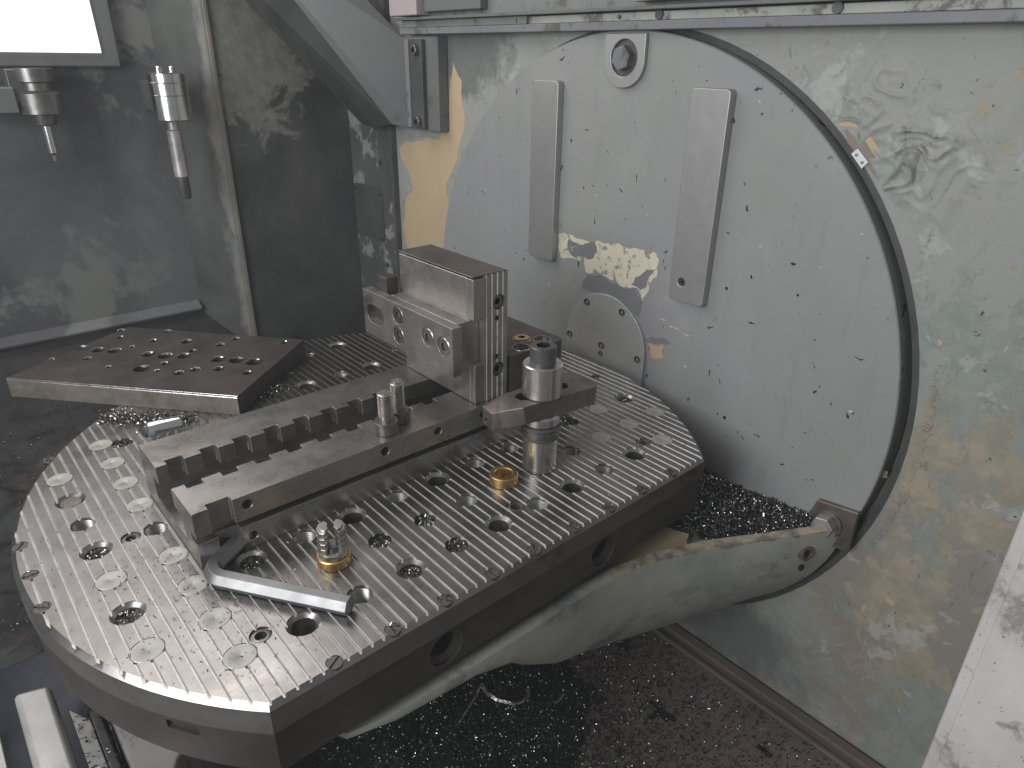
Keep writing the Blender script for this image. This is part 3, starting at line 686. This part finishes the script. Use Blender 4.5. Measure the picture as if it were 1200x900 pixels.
# plugs, screws and nuts that sit in the holes
plug_me = None
def copies(first, name, spots, parent):
    for p in spots:
        o = first.copy(); COL.objects.link(o); o.parent = parent; o.location = Vector(p)*MM
mp = MB(); mp.lathe([(11.75, -3), (11.75, -.4), (11.4, -.05), (1.3, -.05), (.6, -.5), (0, -.5)], (0, 0, 0), 'z', 30)
L = [(i*PX, j*PY, 74) for k, i, j in HOLES if k == 'plug']
zero = thing('tmp', '', ''); o = mp.build('hole_plug', M['plug'], zero); o.parent = tb; o.location = Vector(L[0])*MM; copies(o, 'hole_plug', L[1:], tb)
mp = MB(); mp.lathe([(9.5, -6), (9.5, -2.2), (9.1, -1.9), (0, -1.9)], (0, 0, 0), 'z', 24); o = mp.build('hole_plug', M['strap'], zero); o.parent = tb
L = [(i*PX, j*PY, 74) for k, i, j in HOLES if k == 'bigp']; o.location = Vector(L[0])*MM
ms = MB(); ms.prism([(-5.9, -1.5), (5.9, -1.5), (5.9, -.9), (-5.9, -.9)], -.1, 0); ms.bm.clear()
def slot_screw():
    m = MB(); 
    for sgn in (1, -1):
        P = [(6*math.cos(t), sgn*(1+0)+sgn*0+6*math.sin(t)*sgn if False else sgn*max(.8, 6*math.sin(t))) for t in [PI*i/12 for i in range(13)]]
        m.prism(P, -3.2, -.5)
    m.cyl((0, 0, -3.3), 6, 1.6, 'z', 24); return m
o = slot_screw().build('edge_screw', M['table_side'], zero); o.parent = tb
L = [(i*PX, j*PY, 74) for k, i, j in HOLES if k in ('sm', 'scr')]; o.location = Vector(L[0])*MM; o.rotation_euler.z = 1.0
for p in L[1:]:
    q = o.copy(); COL.objects.link(q); q.parent = tb; q.location = Vector(p)*MM; q.rotation_euler.z = random.uniform(0, 3)
mn = MB(); mn.lathe([(8.2, -6), (8.2, -1.6), (7.2, -1.0), (4.6, -1.0), (4.3, -5.5), (0, -5.5)], (0, 0, 0), 'z', 24); o = mn.build('threaded_bush', M['screw'], zero); o.parent = tb
L = [(i*PX, j*PY, 74) for k, i, j in HOLES if k == 'nut']; o.location = Vector(L[0])*MM; copies(o, 'threaded_bush', L[1:], tb)
bpy.data.objects.remove(zero)

# ================================================================== VISE BED
vs = thing('vise_bed', 'long steel vise bed with a central slot and toothed rails, bolted across the table', 'vise', (-10, -12, 0))
X0, X1, H = -230., 205., 55.
m = MB(); prof = [(-83, 0), (60, 0), (60, 55), (8, 55), (8, 37), (27, 37), (27, 14), (-54, 14), (-54, 37), (-35, 37), (-35, 55), (-84.5, 55), (-84.5, 31), (-70, 31), (-70, 24), (-83, 24)]
m.prism(prof, X0, X1, 'x'); vb = m.build('vise_body', M['vise'], vs, smooth=False)
t1 = MB()
for k in range(9):
    x = -219.5 + 30.6*k
    if k < 8: t1.box(x, x+14.5, 4, 16, 36, 60)
    t1.box(x+1, x+14.5, -43, -30, 36, 60)
t1.box(-216, -197, -90, -77, 25, 60); t1.box(-212, -193.5, -90, -76, -5, 26)
t2 = MB()
for x in (-185, -50, 12, 71): t2.lathe([(4.6, -10), (4.6, 0), (3.2, 9), (3.2, 12)], (x, -84.5, 45.4), 'y', 20)
t2.lathe([(4, -10), (4, 10)], (-184, -83, 12), 'y', 18)
cut(vb, [t1, t2]); bevelize(vb, .7, 2)
# worn ground strip on the back rail near the block: shallow raised pad
m = MB(); m.box(-40, 62, -83.5, -36, 55.05, 55.6); 

# upright jaw block on the bed
jw = thing('jaw_block', 'upright steel jaw block with grooved end face standing on the vise bed', 'jaw', (85, -10, 55))
m = MB(); P = [(78, -78)]
xs = 78.; gro = [(80.0, 1.1), (87.2, 1.4), (94.2, 2.6), (101.5, 1.4)]
P = [(78, -78)]
for gx, gw in gro: P += [(gx-1.0-gw*.3, -78), (gx-.2, -76.7), (gx+gw*.3, -76.7), (gx+1.2+gw*.3, -78)]
P += [(109, -78), (109, 56), (78, 56)]
m.prism(P, 55.2, 194); jp = m.build('jaw_plate', [M['jaw'], M['groove']], jw, smooth=False)
c1 = MB()
for z in (163, 88): c1.lathe([(8.2, -6), (8.2, 9)], (97.5, -78, z), 'y', 28)
for z in (146, 103): c1.lathe([(3, -6), (3, 9)], (95, -78, z), 'y', 18)
cut(jp, [c1])
for p in jp.data.polygons:
    if abs(p.normal.x) > .2 and p.normal.y < -.2: p.material_index = 1  # groove walls lightened, painting in the light their edges catch
bevelize(jp, .5)
for z in (163, 88):
    m = MB(); socket_cap(m, (97.5, -70, z), 7.4, 5.2, '-y', 3.8); m.build('socket_screw', M['screw'], jw)
m = MB(); P = [(66, 55.4), (77.9, 55.4), (77.9, 192.5), (63.5, 192.5), (63.5, 153), (66.5, 147.2), (50, 147.2), (50, 103), (66, 100)]
m.prism([(p[0], p[1]) for p in P], -69, 54, 'y'); m.build('clamp_block', M['jaw'], jw, bevel=1)
m = MB(); m.box(63.4, 77.8, -79, -69.1, 150, 192.4); m.build('block_end', M['jaw'], jw, bevel=.8)
m = MB(); m.box(66, 77.8, -77, -69.1, 55.4, 100); m.build('block_foot', M['jaw'], jw, bevel=.8)
m = MB(); m.prism([(108.4, -77.4), (108.4, 55.4), (64, 55.4), (64, -77.4)], 194.1, 194.9); m.build('top_pad', M['jaw_top'], jw, bevel=.6)
m = MB(); m.prism(rrect(-77.5, 95, 94, 147.4, 1.5), 38, 49.8, 'x'); cb = m.build('cross_bar', M['jaw'], jw, smooth=False)
c2 = MB()
P = rrect(52, 88, 110, 132, 10.8, 8); c2.prism(P, 30, 60, 'x')
for y, z in ((22, 134), (22.5, 111), (-34, 126), (-62, 124)): c2.lathe([(10.9, -5), (10.6, 2.4)], (38, y, z), 'x', 32)
cut(cb, [c2]); bevelize(cb, .7)
for y, z in ((22, 134), (22.5, 111), (-34, 126), (-62, 124)):
    m = MB(); socket_cap(m, (40.3, y, z), 9.3, 2.0, '-x', 4.6); so = m.build('countersunk_screw', M['screw'] if y > 0 else M['thread_bolt'], cb)
    for v in so.data.vertices: v.co -= Vector(jw['org'])*MM
m = MB(); m.cyl((45, 68, 121), 7, 14, 'x', 18, 1); m.build('slot_bolt', M['screw'], jw)
m = MB(); m.box(50, 66, 62, 78, 130, 164); m.build('stop_stud', M['dark_block'], jw, bevel=1.2)
# dark block behind it with socket screws
db = thing('riser_block', 'dark oiled steel block with three recessed screws behind the grooved jaw', 'block', (155, -30, 55))
m = MB(); m.prism(rrect(113, 196, -78, 36, 7, 4), 55.3, 98); d = m.build('block_body', M['dark_block'], db, smooth=False)
c3 = MB(); SP = [(139.7, -66), (175, -63), (158, -47)]
for x, y in SP: c3.lathe([(11, 5), (9.8, 0), (9.6, -8)], (x, y, 98), 'z', 28)
cut(d, [c3]); bevelize(d, .8)
for k, (x, y) in enumerate(SP):
    m = MB(); m.lathe([(10.8, 0), (10.4, .8), (9.5, .8), (9.4, -3)], (x, y, 98), 'z', 28, close=False); m.build('counterbore_ring', M['thread_bolt'], db)
    m = MB(); socket_cap(m, (x, y, 91), 8.6, 4.5 if k < 2 else 9.5, 'z'); m.build('socket_screw', M['screw'] if k < 2 else M['brass'], db)

# two socket bolts standing on their heads
def bolt(x, y, label, hgt, rt, rh, hh, z0=55.0):
    t = thing('socket_bolt', label, 'bolt', (x, y, z0), 0, 'bolts standing on the vise bed')
    m = MB(); m.lathe([(rh-.8, 0), (rh, .9), (rh, hh-.8), (rh-.8, hh)], (x, y, z0), 'z', 40); m.build('bolt_head', M['screw'], t)
    pr = [(rt*.86, hh)]; 
    pr += [(rt*.86, hh+5)]; z = hh+5
    while z < hgt-2: pr += [(rt, z+.5), (rt, z+1.0), (rt*.8, z+1.6), (rt*.8, z+2.0)]; z += 2.5
    pr += [(rt*.8, hgt), (0, hgt)]
    m = MB(); m.lathe(pr, (x, y, z0), 'z', 28); m.build('bolt_thread', M['thread_bolt'], t, smooth=False)
bolt(-36.5, -66.5, 'front socket bolt standing upside down on the vise bed', 43, 7.2, 12, 13)
bolt(-14.5, -54, 'rear socket bolt standing upside down behind the front one', 44, 7.0, 11.5, 13)

# ================================================================== CLAMP STACK at grid hole (2,-3)
CX, CY = 2*PX, -3*PY
def ring(name, z0, z1, r, mat, parent, ch=.8, ri=0, seg=56):
    m = MB(); m.lathe([(r-ch, z0), (r, z0+ch), (r, z1-ch), (r-ch, z1)], (CX, CY, 0), 'z', seg); return m.build(name, mat, parent)
st = thing('support_pillar', 'turned steel pillar with washers standing on the table under the clamp strap', 'pillar', (CX, CY, 0))
ring('pillar', .05, 37, 18, M['turned'], st, 1.0)
ring('collar', 37.1, 41, 19.4, M['black'], st, .6)
ring('spacer_ring', 41.1, 47.5, 20.4, M['screw'], st, 1.2)
ring('rubber_ring', 47.6, 52.5, 20.6, M['black'], st, 1.6)
ring('spherical_washer', 52.6, 64.4, 19.2, M['turned'], st, 2.2)
sc = thing('clamp_strap', 'brown steel clamp strap with a tapered nose lying across the pillar', 'clamp', (CX, CY, 60), 0)
m = MB()
top = [(62, -121), (76, -123), (152, -128), (163, -160), (150, -169), (72, -160), (62, -158)]
botn = top
# nose: slopes down and narrows
V = [(47, -112, 73), (44.5, -130, 73), (62, -157, 84.5), (66, -121.5, 84.5), (150, -169.5, 84.5), (161, -162, 84.5), (158, -126, 84.5),
     (48, -112, 53), (45.5, -130, 53), (66, -157, 64.7), (68, -121.5, 64.7), (150, -169.5, 64.7), (161, -162, 64.7), (158, -126, 64.7)]
m.hull(V); so = m.build('strap_body', M['strap'], sc, smooth=False)
sl = MB(); sl.prism([(p[0], p[1]) for p in [(71, -134), (78, -130), (128, -136), (134, -144), (128, -152), (78, -147), (71, -143)]], 50, 100); cut(so, [sl]); bevelize(so, 1.1)
m = MB(); m.lathe([(3.4, 0), (3, .5), (1.6, -.4), (0, -.8)], (46.4, -121, 61), (-.99, -.13, 0), 14); m.build('nose_dimple', M['hollow'], sc)
sv = thing('spacer_sleeve', 'shiny turned sleeve sitting on the clamp strap', 'sleeve', (CX, CY, 84.6))
ring('sleeve', 84.7, 119, 20.0, M['turned'], sv, 1.2)
cs = thing('cap_screw', 'dark hexagon socket cap screw on top of the shiny sleeve', 'screw', (CX, CY, 119))
m = MB(); socket_cap(m, (CX, CY, 119.1), 13.2, 18, 'z', 7.5); m.build('screw_head', M['black'], cs)

# ================================================================== LOOSE PARTS ON THE TABLE
def brass_ring(x, y, ro, ri, h, label):
    m = MB(); m.lathe([(ri, .6), (ri, h-.8), (ri+.8, h), (ro-.9, h), (ro, h-.9), (ro, .9), (ro-.8, .05), (ri, .05), (ri, .6)], (0, 0, 0), 'z', 48, close=False)
    o = m.build('brass_ring', M['brass']); o.location = (x*MM, y*MM, 0); return tag(o, label, 'ring', 'loose brass rings')
brass_ring(48, -145, 14.6, 9, 11, 'open brass ring lying on the grooved table beside the pillar')
brass_ring(-141, -145, 14.6, 8.8, 9, 'brass ring under the castellated steel stub, near the hex key')
cn = thing('castellated_stub', 'small castellated steel stub standing on a brass ring', 'machine part', (-141, -145, 9.1), math.radians(12), local=True)
m = MB(); m.lathe([(13.2, 0), (13.2, 4.5), (12, 5.4)], (0, 0, 0), 'z', 8, phase=PI/8); m.build('hex_base', M['thread_bolt'], cn, bevel=.5)
m = MB()
for k in range(2):
    a_ = -.63+k*PI; ux, uy = math.cos(a_), math.sin(a_)
    P = []
    for rr, aa in ((4.6, -.95), (11.2, -.98), (12.3, -.6), (12.5, 0), (12.3, .6), (11.2, .98), (4.6, .95), (4, 0)): P.append((rr*math.cos(a_+aa), rr*math.sin(a_+aa)))
    z = 5.3
    for z1, kx in ((10, 1.0), (11.6, .92), (15.4, 1.0), (17, .92), (20.6, .99), (22.2, .9), (26.5, .96), (28.5, .8)):
        m.prism([(q[0]*kx, q[1]*kx) for q in P], z, z1); z = z1
m.build('teeth', M['thread_bolt'], cn, bevel=.4)
m = MB(); m.cyl((0, 0, 5.2), 6.4, 4, 'z', 20); m.build('core', M['screw'], cn)

# hex key: long arm, bend, short arm; hexagonal section
def hexkey():
    m = MB(); pts = []
    LA = Vector((-161.5, -209, 8)); BE = Vector((-233.5, -103, 8)); SA = Vector((-184, -70, 8))
    d1 = (BE-LA).normalized(); d2 = (SA-BE).normalized(); Rb = 17
    ang = math.acos(d1.dot(d2)); tl = Rb*math.tan(ang/2); p0 = BE-d1*tl; p1 = BE+d2*tl
    nrm = Vector((-d1.y, d1.x, 0)); 
    if nrm.dot(d2) < 0: nrm = -nrm
    cen = p0+nrm*Rb
    path = [(LA, d1)]; 
    for i in range(13):
        t = ang*i/12; dirv = (d1*math.cos(t) + nrm*math.sin(t)); path.append((cen - nrm*Rb*math.cos(t) + d1*Rb*math.sin(t), dirv))
    path.append((SA, d2)); rings = []
    for p, d in path:
        s = Vector((-d.y, d.x, 0)); up_ = Vector((0, 0, 1))
        rings.append([m.bm.verts.new(p + s*7.9*math.cos(PI*k/3) + up_*7.9*math.sin(PI*k/3)) for k in range(6)])
    for A, B in zip(rings, rings[1:]):
        for i in range(6): m._f([A[i], A[(i+1) % 6], B[(i+1) % 6], B[i]])
    m._f(rings[0]); m._f(rings[-1])
    return m
hk = hexkey().build('hex_key', steel('hex_key_chrome', (.23, .23, .235), (.31, .31, .31), (.38, .5), .85, 40), None, bevel=.6, angle=25)
tag(hk, 'large bent hex key lying on the table in front of the vise', 'hex key')

# polished pin lying half in a hole behind the vise
m = MB(); m.lathe([(9, 0), (11.5, 2.5), (11.5, 34), (10.5, 36)], (-198, 172, 9.4), (.93, -.28, .05), 36); pin = m.build('polished_pin', M['bright'])
tag(pin, 'short polished round pin lying by a hole behind the vise bed', 'pin')

# drilled plate lying over the far left edge
pl = thing('drilled_plate', 'thick dark brown drilled steel plate lying over the far left table edge', 'plate', (-120, 330, 0))
PP = [(-295.5, 393), (-99.5, 164), (42, 282), (-132, 489.5)]
m = MB(); m.prism(PP, .3, 25); po = m.build('plate_body', [M['plate'], M['plate_edge']], pl, smooth=False)
PH = [(-203, 442, 10), (-187, 421, 9), (-171, 404, 9), (-205, 398, 5), (-149, 405, 4), (-120, 410, 6), (-140, 363, 9), (-125, 343, 9.5), (-106, 328, 9.5), (-86, 378, 8.5), (-161, 319, 10), (-129, 276, 6), (-110, 274, 6.5), (-75, 288, 9.5), (-58, 270, 10), (-43, 250, 11), (-86, 257, 7), (-63, 222, 6.5), (-55, 337, 6.5), (-30, 345, 6.5), (17, 290, 6), (-91, 338, 5), (-241, 424, 4), (-144, 495-14, 6), (-94, 436, 6), (-152, 453, 6), (-191, 351, 4), (-133, 318, 5.5), (-148, 300, 4)]
ph = MB()
for x, y, r in PH: ph.lathe([(r, 3), (r, -18)], (x, y, 25), 'z', 22)
cut(po, [ph])
for p in po.data.polygons:
    nx, ny = p.normal.x, p.normal.y
    if abs(p.normal.z) < .3 and p.area > 3e-4: p.material_index = 1 if (nx < -.3 and ny < -.3) else 0
bevelize(po, .9)
rr_ = random.Random(4)
for x, y, r in PH:  # bright arcs on far rims: burrs plus painted light on hole walls
    t0 = rr_.uniform(-.35, .5); t1 = t0+rr_.uniform(1.5, 2.9); m = MB(); k = 14; pv = None
    for i in range(k+1):
        t = t0+(t1-t0)*i/k; wv = .25+.75*math.sin(PI*i/k)*rr_.uniform(.6, 1)
        q = [m.bm.verts.new((x+rr*math.cos(t), y+rr*math.sin(t), 25+h)) for rr, h in ((r+.8*wv, 0), (r+.3, .5*wv), (r-.5*wv, .3*wv), (r-.7, -3.0*wv))]
        if pv:
            for a_ in range(3): m._f([pv[a_], q[a_], q[a_+1], pv[a_+1]])
        pv = q
    m.build('hole_burr_glint', M['burr_glint'], pl)
e0, e1 = Vector((*PP[0], 25)), Vector((*PP[1], 25)); 
m = MB(); dn = Vector((PP[1][1]-PP[0][1], -(PP[1][0]-PP[0][0]), 0)).normalized()
m.raw([tuple(e0+dn*.25+Vector((0, 0, -2.0))), tuple(e1+dn*.25+Vector((0, 0, -2.0))), tuple(e1+dn*.25-dn*1.3+Vector((0, 0, .25))), tuple(e0+dn*.25-dn*1.3+Vector((0, 0, .25))), tuple(e0-dn*2+Vector((0, 0, -1))), tuple(e1-dn*2+Vector((0, 0, -1)))], [(0, 1, 2, 3), (3, 2, 5, 4)])
m.build('bright_edge', M['burr_glint'], pl)

# ================================================================== LOWER LEFT COVERS
wc = thing('way_cover', 'glossy dark sliding way cover with pale metal strip below the table', 'cover', (-380, 0, -160))
m = MB(); m.box(-700, -323, -300, 96, -230, -152); m.build('cover_sheet', M['navy'], wc, bevel=4, seg=3)
m = MB(); m.prism([(-381, 40), (-353, 31), (-353, -300), (-381, -300)], -151.6, -140); m.build('pale_strip', M['pale_metal'], wc, bevel=6, seg=5)
m = MB(); m.prism([(-404, 10), (-397, 8), (-397, -300), (-404, -300)], -151.6, -147); m.build('pale_edge', M['pale_metal'], wc, bevel=1)
m = MB(); m.prism([(-346, -6), (-334, -30), (-334, -300), (-346, -300)], -151.6, -146); m.build('side_plate', M['casting'], wc, bevel=1)
m = MB(); m.prism([(-333, -22), (-326, -22), (-326, -300), (-333, -300)], -151.6, -144); m.build('guide_edge', M['screw'], wc, bevel=1)
cst = thing('pale_casting', 'pale grey casting lump with rounded corner under the table edge', 'casting', (-270, -60, -200))
m = MB(); m.prism([(-321, -20), (-306, -48), (-290, -84), (-281, -104), (-281, -112), (-287, -118), (-300, -140), (-321, -200)], -230, -148); m.build('casting_body', M['casting'], cst, bevel=4, seg=3)

# ================================================================== SWARF
def shards(name, pos, size, mat, seed=1, curl=True, label=None, cat=None):
    """many small bent slivers: each two quads folded along the middle"""
    r = np.random.default_rng(seed); n = len(pos); pos = np.asarray(pos, float)
    L_ = size*r.uniform(.5, 1.6, n); Wd = size*r.uniform(.16, .42, n); bend = r.uniform(-.5, .8, n)*L_
    base = np.zeros((n, 6, 3))
    base[:, 0, 0] = -L_/2; base[:, 3, 0] = -L_/2; base[:, 2, 0] = L_/2; base[:, 5, 0] = L_/2
    base[:, 0:3, 1] = -Wd[:, None]/2; base[:, 3:6, 1] = Wd[:, None]/2
    base[:, 1, 2] = bend*.5; base[:, 4, 2] = bend*.5
    q = r.normal(size=(n, 4)); q[:, 1:3] *= .55; q /= np.linalg.norm(q, axis=1)[:, None]; w_, x, y, z = q.T
    Rm = np.stack([1-2*(y*y+z*z), 2*(x*y-z*w_), 2*(x*z+y*w_), 2*(x*y+z*w_), 1-2*(x*x+z*z), 2*(y*z-x*w_), 2*(x*z-y*w_), 2*(y*z+x*w_), 1-2*(x*x+y*y)], 1).reshape(n, 3, 3)
    V = (np.einsum('nij,nkj->nki', Rm, base) + pos[:, None, :]).reshape(-1, 3)*MM
    F = np.array([[0, 1, 4, 3], [1, 2, 5, 4]])[None] + (np.arange(n)*6)[:, None, None]
    me = bpy.data.meshes.new(name); me.vertices.add(len(V)); me.vertices.foreach_set('co', V.ravel())
    F = F.reshape(-1, 4); me.loops.add(F.size); me.loops.foreach_set('vertex_index', F.ravel()); me.polygons.add(len(F)); me.polygons.foreach_set('loop_start', np.arange(len(F))*4)
    me.update(calc_edges=True); me.materials.append(mat)
    o = bpy.data.objects.new(name, me); COL.objects.link(o); o['kind'] = 'stuff'
    if label: o['label'] = label; o['category'] = cat
    return o
def heap(name, y_of, xs, ys, zf, mask, mat, label):
    """lumpy bed under the slivers"""
    mb = MB(); idx = {}
    for i, x in enumerate(xs):
        for j, y in enumerate(ys):
            if mask(x, y): idx[i, j] = mb.bm.verts.new((x, y, zf(x, y)))
    for i in range(len(xs)-1):
        for j in range(len(ys)-1):
            k = [(i, j), (i+1, j), (i+1, j+1), (i, j+1)]
            if all(q in idx for q in k): mb._f([idx[q] for q in k])
    o = mb.build(name, mat, None, angle=80); o['kind'] = 'stuff'; o['label'] = label; o['category'] = 'swarf'; return o
def wd_at(x):
    for (xa, wa, _), (xb, wb, _) in zip(SEC, SEC[1:]):
        if xa <= x <= xb: return wa+(wb-wa)*(x-xa)/(xb-xa)
    return 360
nz = lambda x, y, s, k: mnoise.noise(Vector((x*s, y*s, k)))
def z_arm(x, y): return -98 + 5*nz(x, y, .03, 1) + 2*nz(x, y, .12, 4) + 6*max(0, (x-300)/60) + 10*min(1, max(0, (-y-230)/110))*max(0, (x-270)/90)
m_arm = lambda x, y: abs(y) < wd_at(x)-6 - (4*nz(x, y, .08, 7)) and not (x < 235 + 25*nz(x, y, .05, 2) and y < -195)
heap('swarf_heap', None, np.linspace(120, 358.5, 60), np.linspace(-358, 358, 150), z_arm, m_arm, M['heap'], 'bed of black metal swarf piled on the support arm against the disc')
P = []
while len(P) < 16000:
    x, y = rng.uniform(150, 358), rng.uniform(-358, -60)
    if m_arm(x, y): P.append((x, y, z_arm(x, y)+rng.uniform(0, 2.5)))
shards('swarf_chips', P, 3.4, M['chip'], 3, label='glittering metal chips on the arm next to the disc', cat='swarf')
# floor heap below the arm
def z_fl(x, y):
    d = math.hypot((x+15)/215, (y+85)/190); return -381.5 + max(0, 1-d*d)*50 + 9*nz(x, y, .02, 5) + 3*nz(x, y, .07, 6)
m_fl = lambda x, y: z_fl(x, y) > -377.5 and not (x > 330)
heap('swarf_heap', None, np.linspace(-330, 332, 110), np.linspace(-480, 250, 110), z_fl, m_fl, M['heap'], 'black swarf heap on the floor beneath the support arm')
P = []; P2 = []
while len(P) < 42000:
    x, y = rng.normal(-5, 125), rng.normal(-120, 110)
    if -400 < x < 330 and y < 200: P.append((x, y, max(z_fl(x, y), -378)+rng.uniform(.3, 2.5)))
while len(P2) < 9000:
    x, y = rng.uniform(-100, 330), rng.uniform(-480, 0); P2.append((x, y, max(z_fl(x, y), -378)+rng.uniform(.4, 1.6)))
shards('swarf_chips', P[::5], 3.4, M['chip'], 15, label='bright metal chips mixed into the dark floor heap', cat='swarf')
shards('swarf_chips', P, 3.3, M['chip_dark'], 5, label='dark glittering chips covering the floor heap', cat='swarf')
shards('swarf_chips', P2[::6], 3.4, M['chip'], 16, label='bright metal chips sprinkled over the oily floor', cat='swarf')
shards('swarf_chips', P2, 3.6, M['chip_dark'], 6, label='scattered dark chips on the brown oily floor near the wall', cat='swarf')
# a few long curled swarf strings
for k, pts in enumerate([[(54, -100), (51, -114), (54, -128), (67, -142), (84, -145), (100, -138), (108, -128)], [(56, -98), (28, -112), (-4, -127)], [(121, -162), (146, -157)]]):
    cu = bpy.data.curves.new('swarf_string', 'CURVE'); cu.dimensions = '3D'; cu.bevel_depth = .0011; sp_ = cu.splines.new('POLY'); Q = []
    for p, q in zip(pts, pts[1:]):
        for i in range(30): t = i/30; Q.append((p[0]+(q[0]-p[0])*t, p[1]+(q[1]-p[1])*t))
    sp_.points.add(len(Q)-1)
    for i, (x, y) in enumerate(Q): sp_.points[i].co = ((x+1.6*math.cos(i*1.9))*MM, (y+1.6*math.sin(i*1.9))*MM, (z_fl(x, y)+4+1.6*math.sin(i*1.9+1))*MM, 1)
    dgx = bpy.data.objects.new('swarf_string', cu); COL.objects.link(dgx)
    dg = bpy.context.evaluated_depsgraph_get(); me = bpy.data.meshes.new_from_object(dgx.evaluated_get(dg)); bpy.data.objects.remove(dgx)
    me.materials.append(M['burr_glint']); o = bpy.data.objects.new('swarf_string', me); COL.objects.link(o)
    tag(o, ['long curved swarf curl hanging like a necklace on the floor heap', 'straight beaded swarf curl running left on the floor heap', 'short straight sliver of swarf right of the curls'][k], 'swarf', 'swarf curls on the heap')
# chips in filled holes
P = []
for kind, i, j in HOLES:
    if kind in ('chip', 'bigc', 'nut'):
        r = {'chip': 9.4, 'bigc': 8.8, 'nut': 4}[kind]
        for k in range(130 if kind != 'nut' else 20):
            t, q = rng.uniform(0, 2*PI), r*math.sqrt(rng.uniform(0, 1)); P.append((i*PX+q*math.cos(t), j*PY+q*math.sin(t), {'chip': -3.6, 'bigc': -5, 'nut': -5}[kind]+rng.uniform(-1.5, 2)))
    elif kind == 'open' and rng.uniform() < .6:
        for k in range(30):
            t, q = rng.uniform(0, 2*PI), 8*math.sqrt(rng.uniform(0, 1)); P.append((i*PX+q*math.cos(t), j*PY+q*math.sin(t), -21+rng.uniform(0, 3)))
    elif kind == 'sm':
        for k in range(8):
            t, q = rng.uniform(0, 2*PI), 6*math.sqrt(rng.uniform(0, 1)); P.append((i*PX+q*math.cos(t), j*PY+q*math.sin(t), .2+rng.uniform(-.6, .4)))
shards('swarf_chips', P, 3.0, M['chip'], 8, label='bright chips filling the table holes', cat='swarf')
# loose specks on the table top and the pile at the plate
P = []
while len(P) < 1100:
    if rng.uniform() < .45: x = rng.normal(-232, 30) + rng.normal(0, 30); y = rng.normal(-90, 70)
    else: x, y = rng.uniform(-345, 345), rng.uniform(-245, 260)
    if math.hypot(x, y) < 343 and y > -246 and not (-235 < x < 208 and -90 < y < 64): P.append((x, y, .35+rng.uniform(0, .5)))
for k in range(70): P.append((rng.normal(-222, 7), rng.normal(-120, 12), .4+rng.uniform(0, 1)))
shards('swarf_specks', P, 1.7, M['chip_dark'], 9, label='dark specks of swarf scattered over the grooved table top', cat='swarf')
P = []
while len(P) < 900:
    t = rng.uniform(0, 1); x = -226+75*t+rng.normal(0, 7); y = 262-78*t+rng.normal(0, 9)
    if math.hypot(x, y) < 346: P.append((x, y, .5+abs(rng.normal(0, 2.2))))
for k in range(350): P.append((rng.normal(-62, 18), rng.normal(210, 16), .5+abs(rng.normal(0, 1))))
shards('swarf_pile', P, 4.2, M['chip'], 12, label='small pile of shiny chips on the table along the brown plate', cat='swarf')
P = []
while len(P) < 7000:
    x, v = rng.uniform(-700, 150), rng.uniform(.1, 1); y = 758-620*v; z = -62-330*(v**.75)+16*nz(x, y, .012, 3)+14*nz(x, y, .04, 9); P.append((x, y, z+2))
for k in range(9): P.append((rng.uniform(-379, -356), rng.uniform(-120, 34), -147.4))
for k in range(160): P.append((rng.uniform(-346, -322), rng.uniform(-150, -10), -145.6+rng.uniform(0, 1.5)))
shards('swarf_chips', P, 3.6, M['chip_dark'], 13, label='dark swarf lying on the sloping tray and covers left of the table', cat='swarf')
hz = MB(); hz.box(-1600, 1000, -1500, 1000, -1500, 1200)
def haze_mat():
    m = bpy.data.materials.new('coolant_mist'); m.use_nodes = True; m.cycles.homogeneous_volume = True; t = m.node_tree; t.nodes.clear()
    o = t.nodes.new('ShaderNodeOutputMaterial'); v = t.nodes.new('ShaderNodeVolumePrincipled')
    v.inputs['Color'].default_value = (.9, .93, .95, 1); v.inputs['Density'].default_value = .036
    t.links.new(v.outputs[0], o.inputs['Volume']); return m
ho = hz.build('haze', haze_mat(), smooth=False); ho['kind'] = 'stuff'
for o in bpy.data.objects:
    if 'org' in o: del o['org']
